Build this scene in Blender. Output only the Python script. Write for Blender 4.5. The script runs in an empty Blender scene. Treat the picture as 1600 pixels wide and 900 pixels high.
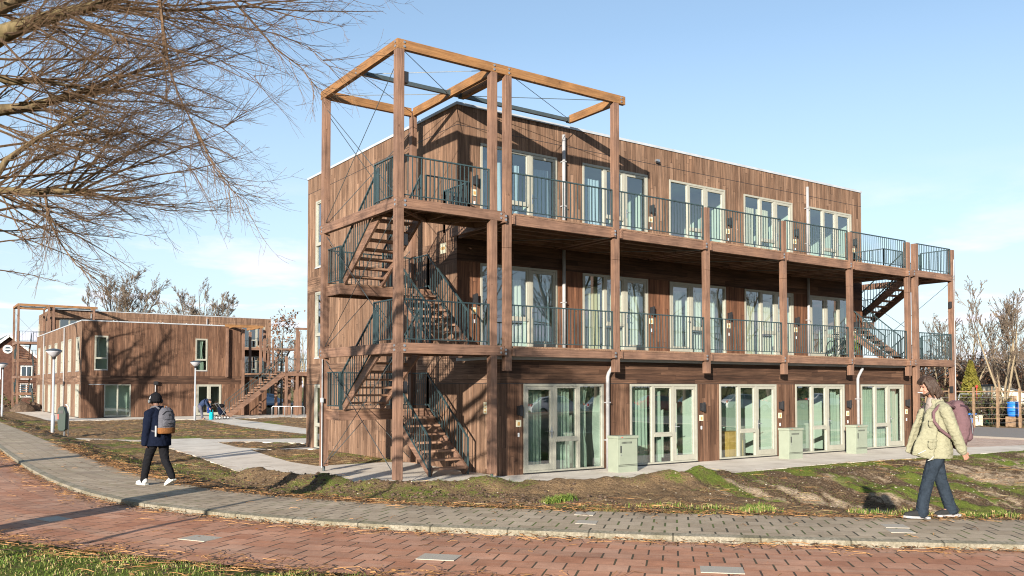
import bpy, bmesh, math, random
import numpy as np
from mathutils import Vector, Matrix, Quaternion, noise
R = math.radians
PI = math.pi
random.seed(7); rng = np.random.default_rng(7)
scene = bpy.context.scene
# ---------------------------------------------------------------- camera
cam_d = bpy.data.cameras.new('camera'); cam = bpy.data.objects.new('camera', cam_d)
scene.collection.objects.link(cam); scene.camera = cam
CX, CY, CH = -11.937, -19.550, 2.2
YAW, PITCH, FPX = 0.9584, 0.0327, 1347.3
cam.location = (CX, CY, CH); cam.rotation_euler = (PI/2 + PITCH, 0, YAW - PI/2)
cam_d.sensor_width = 36; cam_d.lens = 36*FPX/1600; cam_d.shift_y = 109.4/1600
cam_d.clip_start = .05; cam_d.clip_end = 3000
# ---------------------------------------------------------------- sky and sun
SUN_AZ, SUN_EL = R(37.0), R(14.0)          # direction the light travels (from +X), height of the sun
world = bpy.data.worlds.new('World'); scene.world = world; world.use_nodes = True
nt = world.node_tree; nt.nodes.clear()
def wn(t): return nt.nodes.new(t)
sky = wn('ShaderNodeTexSky'); sky.sky_type = 'NISHITA'; sky.sun_disc = False
sky.sun_elevation = SUN_EL; sky.sun_rotation = math.atan2(-math.cos(SUN_AZ), -math.sin(SUN_AZ)) % (2*PI)
sky.altitude = 0; sky.air_density = 1.0; sky.dust_density = 0.35; sky.ozone_density = 1.6
tc = wn('ShaderNodeTexCoord'); sep = wn('ShaderNodeSeparateXYZ'); nt.links.new(tc.outputs['Generated'], sep.inputs[0])
mz = wn('ShaderNodeMath'); mz.operation = 'ADD'; mz.inputs[1].default_value = .10; nt.links.new(sep.outputs['Z'], mz.inputs[0])
dvx = wn('ShaderNodeMath'); dvx.operation = 'DIVIDE'; nt.links.new(sep.outputs['X'], dvx.inputs[0]); nt.links.new(mz.outputs[0], dvx.inputs[1])
dvy = wn('ShaderNodeMath'); dvy.operation = 'DIVIDE'; nt.links.new(sep.outputs['Y'], dvy.inputs[0]); nt.links.new(mz.outputs[0], dvy.inputs[1])
cmb = wn('ShaderNodeCombineXYZ'); nt.links.new(dvx.outputs[0], cmb.inputs[0]); nt.links.new(dvy.outputs[0], cmb.inputs[1])
mpw = wn('ShaderNodeMapping'); mpw.inputs['Location'].default_value = (4.9, 1.7, 0); mpw.inputs['Scale'].default_value = (1, 1, 1)
nt.links.new(cmb.outputs[0], mpw.inputs[0])
cn = wn('ShaderNodeTexNoise'); cn.inputs['Scale'].default_value = 1.15; cn.inputs['Detail'].default_value = 8; cn.inputs['Roughness'].default_value = .58
nt.links.new(mpw.outputs[0], cn.inputs['Vector'])
cr = wn('ShaderNodeValToRGB'); cr.color_ramp.elements[0].position = .52; cr.color_ramp.elements[1].position = .66
nt.links.new(cn.outputs['Fac'], cr.inputs[0])
hz = wn('ShaderNodeMapRange'); hz.inputs['From Min'].default_value = .24; hz.inputs['From Max'].default_value = .08     # clouds lie low, the zenith is clear
hz.inputs['To Min'].default_value = 0; hz.inputs['To Max'].default_value = 1; nt.links.new(sep.outputs['Z'], hz.inputs[0])
cm = wn('ShaderNodeMath'); cm.operation = 'MULTIPLY'; nt.links.new(cr.outputs[0], cm.inputs[0]); nt.links.new(hz.outputs[0], cm.inputs[1])
cm2 = wn('ShaderNodeMath'); cm2.operation = 'MULTIPLY'; cm2.inputs[1].default_value = .9; nt.links.new(cm.outputs[0], cm2.inputs[0])
mxw = wn('ShaderNodeMix'); mxw.data_type = 'RGBA'; nt.links.new(cm2.outputs[0], mxw.inputs['Factor'])
hzc = wn('ShaderNodeMapRange'); hzc.inputs['From Min'].default_value = .0; hzc.inputs['From Max'].default_value = .38; hzc.inputs['To Min'].default_value = .80; hzc.inputs['To Max'].default_value = .12; nt.links.new(sep.outputs['Z'], hzc.inputs[0])
mxs = wn('ShaderNodeMix'); mxs.data_type = 'RGBA'; nt.links.new(hzc.outputs[0], mxs.inputs['Factor']); nt.links.new(sky.outputs[0], mxs.inputs['A']); mxs.inputs['B'].default_value = (3.25, 4.0, 5.0, 1)     # pale winter air low down
nt.links.new(mxs.outputs['Result'], mxw.inputs['A']); mxw.inputs['B'].default_value = (5.6, 5.3, 6.0, 1)
bg = wn('ShaderNodeBackground'); bg.inputs['Strength'].default_value = .086
wo = wn('ShaderNodeOutputWorld'); nt.links.new(mxw.outputs['Result'], bg.inputs['Color']); nt.links.new(bg.outputs[0], wo.inputs[0])
sl = bpy.data.lights.new('sun', 'SUN'); sl.energy = 4.7; sl.angle = R(.55); sl.color = (1, .92, .81)
so = bpy.data.objects.new('sun', sl); scene.collection.objects.link(so)
sd = Vector((math.cos(SUN_EL)*math.cos(SUN_AZ), math.cos(SUN_EL)*math.sin(SUN_AZ), -math.sin(SUN_EL)))
so.rotation_euler = sd.to_track_quat('-Z', 'Y').to_euler(); so.location = (-30, -30, 30)
scene.view_settings.view_transform = 'Standard'; scene.view_settings.look = 'None'
scene.view_settings.exposure = 1.3; scene.view_settings.gamma = 1; scene.view_settings.use_curve_mapping = False
scene.cycles.pixel_filter_type = 'BLACKMAN_HARRIS'; scene.cycles.filter_width = 1.1; scene.cycles.max_bounces = 8; scene.cycles.transparent_max_bounces = 24; scene.cycles.glossy_bounces = 3
# ---------------------------------------------------------------- materials
M = {}
class NB:
    """small node-graph builder"""
    def __init__(s, name, rough=.7, spec=.3):
        m = bpy.data.materials.new(name); m.use_nodes = True; s.m = m; s.t = m.node_tree; s.t.nodes.clear()
        s.b = s.n('ShaderNodeBsdfPrincipled'); s.o = s.n('ShaderNodeOutputMaterial'); s.t.links.new(s.b.outputs[0], s.o.inputs[0])
        s.b.inputs['Roughness'].default_value = rough; s.b.inputs['Specular IOR Level'].default_value = spec
        s.tc = s.n('ShaderNodeTexCoord'); M[name] = m
    def n(s, t): return s.t.nodes.new(t)
    def put(s, sock, v):
        if isinstance(v, bpy.types.NodeSocket): s.t.links.new(v, sock)
        elif isinstance(v, (tuple, list)) and len(v) == 3 and sock.type == 'RGBA': sock.default_value = (*v, 1)
        else: sock.default_value = v
    def math(s, op, a, b=0.0, c=None, clamp=False):
        n = s.n('ShaderNodeMath'); n.operation = op; n.use_clamp = clamp; s.put(n.inputs[0], a); s.put(n.inputs[1], b)
        if c is not None: s.put(n.inputs[2], c)
        return n.outputs[0]
    def mix(s, f, a, b, mode='MIX'):
        n = s.n('ShaderNodeMix'); n.data_type = 'RGBA'; n.blend_type = mode
        s.put(n.inputs['Factor'], f); s.put(n.inputs['A'], a); s.put(n.inputs['B'], b); return n.outputs['Result']
    def ramp(s, f, stops):
        n = s.n('ShaderNodeValToRGB'); s.put(n.inputs[0], f); e = n.color_ramp.elements
        while len(e) < len(stops): e.new(.5)
        for k, (p, c) in enumerate(stops):
            e[k].position = p; e[k].color = (*c, 1) if isinstance(c, tuple) else (c, c, c, 1)
        return n.outputs[0]
    def sepv(s, v): n = s.n('ShaderNodeSeparateXYZ'); s.put(n.inputs[0], v); return n.outputs
    def comb(s, x, y, z): n = s.n('ShaderNodeCombineXYZ'); s.put(n.inputs[0], x); s.put(n.inputs[1], y); s.put(n.inputs[2], z); return n.outputs[0]
    def noise(s, v, scale, detail=4, rough=.55, dist=0):
        n = s.n('ShaderNodeTexNoise'); s.put(n.inputs['Vector'], v); n.inputs['Scale'].default_value = scale
        n.inputs['Detail'].default_value = detail; n.inputs['Roughness'].default_value = rough; n.inputs['Distortion'].default_value = dist; return n.outputs['Fac']
    def white(s, v): n = s.n('ShaderNodeTexWhiteNoise'); n.noise_dimensions = '3D'; s.put(n.inputs['Vector'], v); return n.outputs['Value']
    def mapp(s, v, sc=(1,1,1), loc=(0,0,0)):
        n = s.n('ShaderNodeMapping'); s.put(n.inputs[0], v); n.inputs['Scale'].default_value = sc; n.inputs['Location'].default_value = loc; return n.outputs[0]
    def bump(s, h, strength=.3, dist=.01):
        n = s.n('ShaderNodeBump'); n.inputs['Strength'].default_value = strength; n.inputs['Distance'].default_value = dist; s.put(n.inputs['Height'], h)
        s.t.links.new(n.outputs[0], s.b.inputs['Normal'])
    def col(s, c): s.put(s.b.inputs['Base Color'], c)
    def rgh(s, c): s.put(s.b.inputs['Roughness'], c)

def planks(name, horiz, lo, mid, hi, w=.125, stain=.5):
    b = NB(name, .78, .2); o = b.tc.outputs['Object']; x, y, z = b.sepv(o)
    xy = b.math('ADD', x, y)
    s, l = (z, xy) if horiz else (xy, z)
    si = b.math('DIVIDE', s, w); fl = b.math('FLOOR', si); fr = b.math('FRACT', si)
    rnd = b.white(b.comb(fl, 3.7, 1.1))
    li = b.math('ADD', b.math('DIVIDE', l, 2.3), b.math('MULTIPLY', rnd, 7.0)); lf = b.math('FLOOR', li); lfr = b.math('FRACT', li)
    r2 = b.white(b.comb(fl, lf, 8.3))
    base = b.ramp(r2, [(0, lo), (.5, mid), (1, hi)])
    gv = b.comb(b.math('MULTIPLY', s, 26.0), b.math('MULTIPLY', l, 1.1), b.math('MULTIPLY', r2, 40.0))
    g = b.noise(gv, 1, 5, .65)
    c = b.mix(.80, base, b.ramp(g, [(.30, (.30,.29,.28)), (.44, (.78,.77,.76)), (.56, (1.12,1.1,1.08)), (.72, (1.8,1.75,1.68))]), 'MULTIPLY')
    st = b.noise(b.comb(b.math('MULTIPLY', s, 1.3), b.math('MULTIPLY', l, .42), 5.0), 1, 5, .6)
    c = b.mix(stain, c, b.ramp(st, [(.3, (.45,.43,.42)), (.55, (1,1,1)), (.75, (1.35,1.3,1.22))]), 'MULTIPLY')
    s2 = b.noise(b.comb(b.math('MULTIPLY', s, 12.0), b.math('MULTIPLY', l, .55), b.math('MULTIPLY', rnd, 9.0)), 1, 6, .7)
    c = b.mix(.72, c, b.ramp(s2, [(.30, (.36,.34,.33)), (.47, (.86,.85,.84)), (.60, (1.12,1.1,1.08)), (.76, (1.75,1.7,1.62))]), 'MULTIPLY')
    kn = b.noise(b.comb(b.math('MULTIPLY', s, 26.0), b.math('MULTIPLY', l, 9.0), r2), 1, 2, .5)
    c = b.mix(b.ramp(kn, [(.70, 0.0), (.78, .55)]), c, (.05,.028,.018))
    edge = b.math('GREATER_THAN', b.math('ABSOLUTE', b.math('SUBTRACT', fr, .5)), .5-.003/w)
    e2 = b.math('GREATER_THAN', b.math('ABSOLUTE', b.math('SUBTRACT', lfr, .5)), .4985)
    ed = b.math('MAXIMUM', edge, e2)
    c = b.mix(b.math('MULTIPLY', ed, .8), c, (.02,.012,.01)); b.col(c)
    h = b.math('SUBTRACT', b.math('ADD', b.math('MULTIPLY', g, .35), b.math('MULTIPLY', r2, .25)), ed)
    b.bump(h, .55, .006)
planks('clad_weathered', False, (.140,.083,.054), (.185,.113,.074), (.240,.152,.103))
planks('clad_brown', False, (.100,.053,.033), (.137,.074,.046), (.180,.102,.065))
planks('clad_red', False, (.110,.052,.031), (.145,.069,.040), (.185,.092,.054))
planks('clad_band', True, (.050,.027,.018), (.082,.045,.029), (.125,.071,.046), .14, .6)
planks('clad_band_weathered', True, (.120,.070,.046), (.170,.103,.069), (.225,.145,.10), .14, .6)

def timber(name, axis, lo, hi, sc=1.0):
    b = NB(name, .62, .3); x, y, z = b.sepv(b.tc.outputs['Object'])
    k = [34.0, 34.0, 34.0]; k[axis] = 1.3
    v = b.comb(b.math('MULTIPLY', x, k[0]), b.math('MULTIPLY', y, k[1]), b.math('MULTIPLY', z, k[2]))
    g = b.noise(v, sc, 5, .65, .6)
    bl = b.noise(b.tc.outputs['Object'], 1.7, 4, .6)
    c = b.ramp(g, [(.28, lo), (.72, hi)])
    c = b.mix(.6, c, b.ramp(bl, [(.3, (.5,.5,.52)), (.5, (1,1,1)), (.72, (1.35,1.3,1.2))]), 'MULTIPLY')
    kn = b.noise(b.tc.outputs['Object'], 9, 2, .5)
    c = b.mix(b.ramp(kn, [(.72, 0.0), (.76, .6)]), c, (.05,.025,.015)); b.col(c); b.bump(g, .35, .004)
for ax, s in ((0,'x'),(1,'y'),(2,'z')):
    timber('timber_'+s, ax, (.088,.048,.032), (.245,.142,.096))
    timber('pine_'+s, ax, (.13,.060,.022), (.31,.160,.065))
timber('deck_wood', 1, (.13,.075,.048), (.30,.18,.115))
timber('tread_wood', 0, (.16,.085,.055), (.38,.235,.155))

def paint(name, c, rough=.5, spec=.4, var=.12, sc=6.0, metal=0):
    b = NB(name, rough, spec); n = b.noise(b.tc.outputs['Object'], sc, 5, .6)
    lo = tuple(v*(1-var*1.6) for v in c); hi = tuple(min(1, v*(1+var)) for v in c)
    b.col(b.ramp(n, [(.3, lo), (.7, hi)])); b.b.inputs['Metallic'].default_value = metal
    b.rgh(b.math('ADD', b.math('MULTIPLY', b.noise(b.tc.outputs['Object'], sc*4, 3), .25), rough-.12)); b.bump(n, .08, .004); return b
paint('rail_metal', (.030,.052,.056), .45, .5)
paint('steel', (.45,.46,.47), .35, .6, .1, 9, .8)
paint('dark_steel', (.045,.06,.065), .4, .5)
paint('frame_paint', (.30,.292,.24), .42, .4, .06)
paint('zinc', (.36,.38,.40), .42, .5, .10, 3)
paint('pipe_grey', (.30,.295,.295), .5, .4, .08)
paint('black_plastic', (.018,.018,.02), .5, .4)
paint('cabinet_paint', (.235,.262,.20), .45, .4, .05, 3)
paint('sign_cream', (.55,.52,.38), .5, .4, .05)
paint('sign_mark', (.42,.25,.08), .5)
paint('white_plastic', (.75,.75,.73), .4)
paint('interior_wall', (.42,.50,.43), .8, .1, .04, 1)
paint('interior_floor', (.22,.19,.15), .6, .2)
paint('rubber', (.02,.02,.02), .8)
paint('roofing', (.10,.10,.10), .9, .1)
def cloth(name, c, sc=220, var=.15, wrinkle=7):
    b = NB(name, .92, .08); w = b.noise(b.tc.outputs['Object'], sc, 2); l = b.noise(b.tc.outputs['Object'], wrinkle, 4, .6)
    cc = b.mix(var*2, c, b.ramp(l, [(.3, (.6,.6,.6)), (.5, (1,1,1)), (.7, (1.3,1.3,1.3))]), 'MULTIPLY')
    cc = b.mix(.35, cc, b.ramp(w, [(.3, (.6,.6,.6)), (.7, (1.3,1.3,1.3))]), 'MULTIPLY')
    b.col(cc); b.bump(b.math('ADD', b.math('MULTIPLY', w, .15), b.noise(b.mapp(b.tc.outputs['Object'], (1,1,1.7)), wrinkle, 5, .6, 1.5)), .8, .03); return b
def curtain_mat(name, c):
    b = NB(name, .9, .05); o = b.tc.outputs['Object']; w = b.noise(b.mapp(o, (14,14,.6)), 1, 3)
    b.col(b.mix(.4, c, b.ramp(w, [(.3, (.75,.77,.76)), (.7, (1.15,1.15,1.15))]), 'MULTIPLY'))
    tr = b.n('ShaderNodeBsdfTranslucent'); tr.inputs[0].default_value = (*c, 1); mx = b.n('ShaderNodeMixShader'); mx.inputs[0].default_value = .3
    b.t.links.new(b.b.outputs[0], mx.inputs[1]); b.t.links.new(tr.outputs[0], mx.inputs[2]); b.t.links.new(mx.outputs[0], b.o.inputs[0])
curtain_mat('curtain_mint', (.35,.44,.365)); curtain_mat('curtain_cream', (.52,.50,.38)); curtain_mat('curtain_white', (.52,.56,.50)); curtain_mat('curtain_blue', (.36,.47,.55))
def glass(name, base, k, tint):
    b = NB(name); t = b.t
    tr = b.n('ShaderNodeBsdfTransparent'); tr.inputs[0].default_value = (*tint, 1)
    gl = b.n('ShaderNodeBsdfGlossy'); gl.inputs['Roughness'].default_value = .0; gl.inputs['Color'].default_value = (.95,.97,1,1)
    wv = b.noise(b.tc.outputs['Object'], .9, 1); bp = b.n('ShaderNodeBump'); bp.inputs['Strength'].default_value = .035; bp.inputs['Distance'].default_value = .05
    t.links.new(wv, bp.inputs['Height']); t.links.new(bp.outputs[0], gl.inputs['Normal'])
    fr = b.n('ShaderNodeLayerWeight'); fr.inputs[0].default_value = .5
    f = b.math('ADD', b.math('MULTIPLY', b.math('POWER', fr.outputs['Facing'], 4.0), k), base, clamp=True)
    mx = b.n('ShaderNodeMixShader'); t.links.new(f, mx.inputs[0]); t.links.new(tr.outputs[0], mx.inputs[1]); t.links.new(gl.outputs[0], mx.inputs[2])
    t.links.new(mx.outputs[0], b.o.inputs[0])
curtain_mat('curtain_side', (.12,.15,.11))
glass('glass', .23, 1.3, (.86,.93,.89))
glass('glass_car', .12, 1.0, (.25,.28,.28))
# ---------------------------------------------------------------- object helpers
COL = scene.collection
ORG = {}
def link(o): COL.objects.link(o); return o
def tag(o, label=None, cat=None, group=None, kind=None):
    if label: o['label'] = label
    if cat: o['category'] = cat
    if group: o['group'] = group
    if kind: o['kind'] = kind
    return o
def thing(name, label, cat, loc=(0,0,0), rz=0.0, group=None, world=True):
    """an Empty at the base of a thing; world=True: parts are given in world coordinates"""
    o = bpy.data.objects.new(name, None); o.empty_display_size = .2; link(o)
    o.location = loc; o.rotation_euler = (0, 0, rz); ORG[o.name] = Vector(loc) if world else Vector((0,0,0))
    return tag(o, label, cat, group)
class MB:
    """collects shapes for one mesh object"""
    def __init__(s): s.v = []; s.f = []; s.mi = []; s.uv = None; s.cur = 0
    def quad(s, a, b, c, d):
        k = len(s.v); s.v += [tuple(a), tuple(b), tuple(c), tuple(d)]; s.f.append((k,k+1,k+2,k+3)); s.mi.append(s.cur); return s
    def box(s, x0, x1, y0, y1, z0, z1):
        x0, x1 = sorted((x0,x1)); y0, y1 = sorted((y0,y1)); z0, z1 = sorted((z0,z1)); k = len(s.v)
        s.v += [(x0,y0,z0),(x1,y0,z0),(x1,y1,z0),(x0,y1,z0),(x0,y0,z1),(x1,y0,z1),(x1,y1,z1),(x0,y1,z1)]
        s.f += [(k,k+3,k+2,k+1),(k+4,k+5,k+6,k+7),(k,k+1,k+5,k+4),(k+1,k+2,k+6,k+5),(k+2,k+3,k+7,k+6),(k+3,k,k+4,k+7)]; s.mi += [s.cur]*6; return s
    def bar(s, p, q, w, h, up=(0,0,1)):
        """rectangular bar from p to q, w sideways, h along up"""
        p = Vector(p); q = Vector(q); d = (q-p).normalized(); u = Vector(up)
        if abs(d.dot(u)) > .99: u = Vector((1,0,0))
        sdv = d.cross(u).normalized(); u = sdv.cross(d).normalized(); k = len(s.v)
        for c in (p, q):
            for a, b in ((-1,-1),(1,-1),(1,1),(-1,1)): s.v.append(tuple(c + sdv*a*w/2 + u*b*h/2))
        s.f += [(k,k+1,k+2,k+3),(k+7,k+6,k+5,k+4),(k,k+4,k+5,k+1),(k+1,k+5,k+6,k+2),(k+2,k+6,k+7,k+3),(k+3,k+7,k+4,k)]; s.mi += [s.cur]*6; return s
    def tube(s, pts, rad, n=6, cap=True):
        pts = [Vector(p) for p in pts]
        if not isinstance(rad, (list, tuple)): rad = [rad]*len(pts)
        k0 = len(s.v); ref = None
        for i, p in enumerate(pts):
            d = (pts[min(i+1, len(pts)-1)] - pts[max(i-1, 0)])
            d = d.normalized() if d.length > 1e-9 else Vector((0,0,1))
            if ref is None: ref = d.orthogonal().normalized()
            ref = (ref - d*ref.dot(d)); ref = ref.normalized() if ref.length > 1e-6 else d.orthogonal().normalized()
            b = d.cross(ref)
            for j in range(n):
                a = 2*PI*j/n; s.v.append(tuple(p + (ref*math.cos(a) + b*math.sin(a))*rad[i]))
        for i in range(len(pts)-1):
            for j in range(n):
                a = k0+i*n+j; c = k0+i*n+(j+1)%n; s.f.append((a, c, c+n, a+n)); s.mi.append(s.cur)
        if cap and n > 2:
            s.f.append(tuple(k0+n-1-j for j in range(n))); s.f.append(tuple(k0+(len(pts)-1)*n+j for j in range(n))); s.mi += [s.cur]*2
        return s
    def cyl(s, p, q, r, n=12): return s.tube([p, q], r, n)
    def lathe(s, c, prof, n=20):
        """prof = [(r, z)] around a vertical axis through c"""
        k0 = len(s.v)
        for r, z in prof:
            for j in range(n): a = 2*PI*j/n; s.v.append((c[0]+r*math.cos(a), c[1]+r*math.sin(a), c[2]+z))
        for i in range(len(prof)-1):
            for j in range(n): a = k0+i*n+j; b = k0+i*n+(j+1)%n; s.f.append((a,b,b+n,a+n)); s.mi.append(s.cur)
        s.f.append(tuple(k0+n-1-j for j in range(n))); s.f.append(tuple(k0+(len(prof)-1)*n+j for j in range(n))); s.mi += [s.cur]*2
        return s
    def prism(s, poly, z0, z1):
        k = len(s.v); n = len(poly); s.v += [(x,y,z0) for x,y in poly] + [(x,y,z1) for x,y in poly]
        s.f += [tuple(range(k+n-1, k-1, -1)), tuple(range(k+n, k+2*n))]; s.mi += [s.cur]*2
        for i in range(n): j = (i+1)%n; s.f.append((k+i,k+j,k+n+j,k+n+i)); s.mi.append(s.cur)
        return s
    def build(s, name, mat, parent=None, loc=None, smooth=False, bevel=0):
        me = bpy.data.meshes.new(name)
        org = ORG.get(parent.name, Vector((0,0,0))) if parent is not None else Vector(loc or (0,0,0))
        v = np.array(s.v, dtype=float) - np.array(org[:]) if s.v else np.zeros((0,3))
        me.from_pydata(v.tolist(), [], s.f); me.update()
        mats = mat if isinstance(mat, (list, tuple)) else [mat]
        for m in mats: me.materials.append(M[m])
        if len(mats) > 1: me.polygons.foreach_set('material_index', s.mi)
        if smooth: me.polygons.foreach_set('use_smooth', [True]*len(me.polygons))
        if s.uv is not None:
            uvl = me.uv_layers.new(name='UVMap'); lv = np.zeros(len(me.loops), dtype=np.int32); me.loops.foreach_get('vertex_index', lv)
            uvl.data.foreach_set('uv', np.array(s.uv, dtype=np.float32)[lv].ravel())
        o = bpy.data.objects.new(name, me); link(o)
        if parent is not None: o.parent = parent; ORG[o.name] = org
        else: o.location = org; ORG[o.name] = org
        if bevel:
            bm = bmesh.new(); bm.from_mesh(me)
            bmesh.ops.bevel(bm, geom=[e for e in bm.edges if len(e.link_faces) == 2 and e.calc_face_angle(0) > .6], offset=bevel, segments=2, affect='EDGES', profile=.6)
            bm.to_mesh(me); bm.free()
        return o
def copy_tree(o, loc=None, rz=None, label=None, parent=None):
    c = o.copy(); COL.objects.link(c); ORG[c.name] = ORG.get(o.name, Vector((0,0,0)))
    if parent is not None: c.parent = parent
    for ch in [x for x in o.children]: copy_tree(ch, parent=c)
    if loc is not None: c.location = loc
    if rz is not None: c.rotation_euler = (0,0,rz)
    if label: c['label'] = label
    return c
def unproj(u, v, depth):
    a = (u-800)/FPX; b = (559.37-v)/FPX; cp, sp = math.cos(PITCH), math.sin(PITCH); cy, sy = math.cos(YAW), math.sin(YAW)
    d = cp-b*sp; z = sp+b*cp; t = depth/d
    return Vector((CX+(d*cy+a*sy)*t, CY+(d*sy-a*cy)*t, CH+z*t))
def ground_pt(u, v, z=0.0):
    r = unproj(u, v, 1.0) - Vector((CX,CY,CH)); t = (z-CH)/r.z; return Vector((CX,CY,CH)) + r*t
# ================================================================ timber apartment buildings
# every building is modelled in its own frame: the gallery front faces -y, the short left side lies in x = 0
F1Z, F2Z = 3.17, 6.41
A_EXT, G_OUT = 2.05, 2.52          # ground floor stands this far in front of the upper floors; gallery outer face
def wall(mb, T, u0, u1, z0, z1, ops=(), rev=.12):
    """a wall sheet in frame T(u, d, z) with openings (ua, ub, za, zb) and their reveals"""
    us = sorted({u0, u1, *[max(u0,min(u1,o[0])) for o in ops], *[max(u0,min(u1,o[1])) for o in ops]})
    zs = sorted({z0, z1, *[max(z0,min(z1,o[2])) for o in ops], *[max(z0,min(z1,o[3])) for o in ops]})
    for i in range(len(us)-1):
        for j in range(len(zs)-1):
            cu, cz = (us[i]+us[i+1])/2, (zs[j]+zs[j+1])/2
            if any(o[0] < cu < o[1] and o[2] < cz < o[3] for o in ops): continue
            mb.quad(T(us[i],0,zs[j]), T(us[i+1],0,zs[j]), T(us[i+1],0,zs[j+1]), T(us[i],0,zs[j+1]))
    for a, b, za, zb in ops:
        if b <= u0 or a >= u1 or zb <= z0+.01 or za >= z1-.01: continue
        for ua in (a, b): mb.quad(T(ua,0,max(za,z0)), T(ua,rev,max(za,z0)), T(ua,rev,min(zb,z1)), T(ua,0,min(zb,z1)))
        if zb <= z1: mb.quad(T(a,0,zb), T(b,0,zb), T(b,rev,zb), T(a,rev,zb))
        if za >= z0: mb.quad(T(a,0,za), T(b,0,za), T(b,rev,za), T(a,rev,za))
def tbox(mb, T, u0, u1, d0, d1, z0, z1):
    p, q = T(u0,d0,z0), T(u1,d1,z1); mb.box(p[0],q[0],p[1],q[1],p[2],q[2]); return mb
def window(root, T, u0, z0, w, h, layout, room=True, label=None):
    """layout: one letter per light: F fixed, M divided by a transom, D glazed door"""
    n = len(layout); fw = .065; fr = MB(); g = MB()
    tbox(fr,T,u0,u0+fw,-.025,.07,z0,z0+h); tbox(fr,T,u0+w-fw,u0+w,-.025,.07,z0,z0+h)
    tbox(fr,T,u0+fw,u0+w-fw,-.025,.07,z0+h-fw,z0+h); tbox(fr,T,u0+fw,u0+w-fw,-.03,.07,z0,z0+.045)
    ws = [1.06 if c == 'D' else .92 for c in layout]; tot = sum(ws); iw = w-2*fw; us = [u0+fw]
    for x in ws: us.append(us[-1]+iw*x/tot)
    for k in range(1, n): tbox(fr,T,us[k]-.045,us[k]+.045,-.02,.068,z0+.045,z0+h-fw)
    f = fr.build('window_frame', 'frame_paint', root, bevel=.004)
    if label: f['label'] = label
    for k, c in enumerate(layout):
        a = us[k]+(.045 if k else 0); b = us[k+1]-(.045 if k < n-1 else 0); za, zb = z0+.045, z0+h-fw
        if c == 'D':
            s = .085; dm = MB()
            tbox(dm,T,a+.004,a+s,-.012,.055,za+.004,zb-.004); tbox(dm,T,b-s,b-.004,-.012,.055,za+.004,zb-.004)
            tbox(dm,T,a+s,b-s,-.012,.055,za+.004,za+.16); tbox(dm,T,a+s,b-s,-.012,.055,zb-s,zb-.004)
            dm.build('door', 'frame_paint', f, bevel=.003)
            hb = b-.05 if (k == 0 and n > 1) else a+.05
            hm = MB(); tbox(hm,T,hb-.02,hb+.02,-.02,-.012,z0+.86,z0+1.12); p = T(hb,-.02,z0+1.02); q = T(hb,-.06,z0+1.02); hm.cyl(p,q,.014,8)
            sg = 1 if hb < (a+b)/2 else -1; hm.cyl(q, T(hb+sg*.11,-.06,z0+1.02), .011, 8); hm.build('door_handle', 'steel', f)
            a += s; b -= s; za += .16; zb -= s
        elif c == 'M':
            zt = z0+.80; tm = MB(); tbox(tm,T,a,b,-.035,.066,zt-.05,zt+.03); s = .045
            tbox(tm,T,a+.003,a+s,-.01,.055,zt+.03,zb-.003); tbox(tm,T,b-s,b-.003,-.01,.055,zt+.03,zb-.003); tbox(tm,T,a+s,b-s,-.01,.055,zt+.03,zt+.03+s); tbox(tm,T,a+s,b-s,-.01,.055,zb-s,zb-.003)
            tm.build('casement', 'frame_paint', f, bevel=.003)
            g.quad(T(a,.03,za),T(b,.03,za),T(b,.03,zt-.05),T(a,.03,zt-.05)); a += s; b -= s; za = zt+.03+s; zb -= s
        g.quad(T(a,.03,za),T(b,.03,za),T(b,.03,zb),T(a,.03,zb))
    g.build('pane', 'glass', f)
    sm = MB(); tbox(sm,T,u0-.01,u0+w+.01,-.045,.07,z0-.045,z0-.004); sm.build('sill', 'black_plastic' if z0 < .2 else 'zinc', f)
    if room:
        r = MB(); ru0, ru1, d0, d1, rz0, rz1 = u0-.32, u0+w+.32, .14, 3.6, z0-.03, z0+h+.22
        P = lambda u,d,z: T(u,d,z)
        r.quad(P(ru0,d1,rz0),P(ru1,d1,rz0),P(ru1,d1,rz1),P(ru0,d1,rz1)); r.quad(P(ru0,d0,rz0),P(ru0,d1,rz0),P(ru0,d1,rz1),P(ru0,d0,rz1))
        r.quad(P(ru1,d0,rz0),P(ru1,d1,rz0),P(ru1,d1,rz1),P(ru1,d0,rz1)); r.quad(P(ru0,d0,rz1),P(ru1,d0,rz1),P(ru1,d1,rz1),P(ru0,d1,rz1))
        r.cur = 1; r.quad(P(ru0,d0,rz0),P(ru1,d0,rz0),P(ru1,d1,rz0),P(ru0,d1,rz0)); r.cur = 0
        for ua, ub in ((ru0,u0),(u0+w,ru1)): r.quad(P(ua,d0,rz0),P(ub,d0,rz0),P(ub,d0,rz1),P(ua,d0,rz1))
        r.quad(P(u0,d0,z0+h),P(u0+w,d0,z0+h),P(u0+w,d0,rz1),P(u0,d0,rz1))
        r.build('room', ['interior_wall','interior_floor'], root)
    return f
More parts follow.
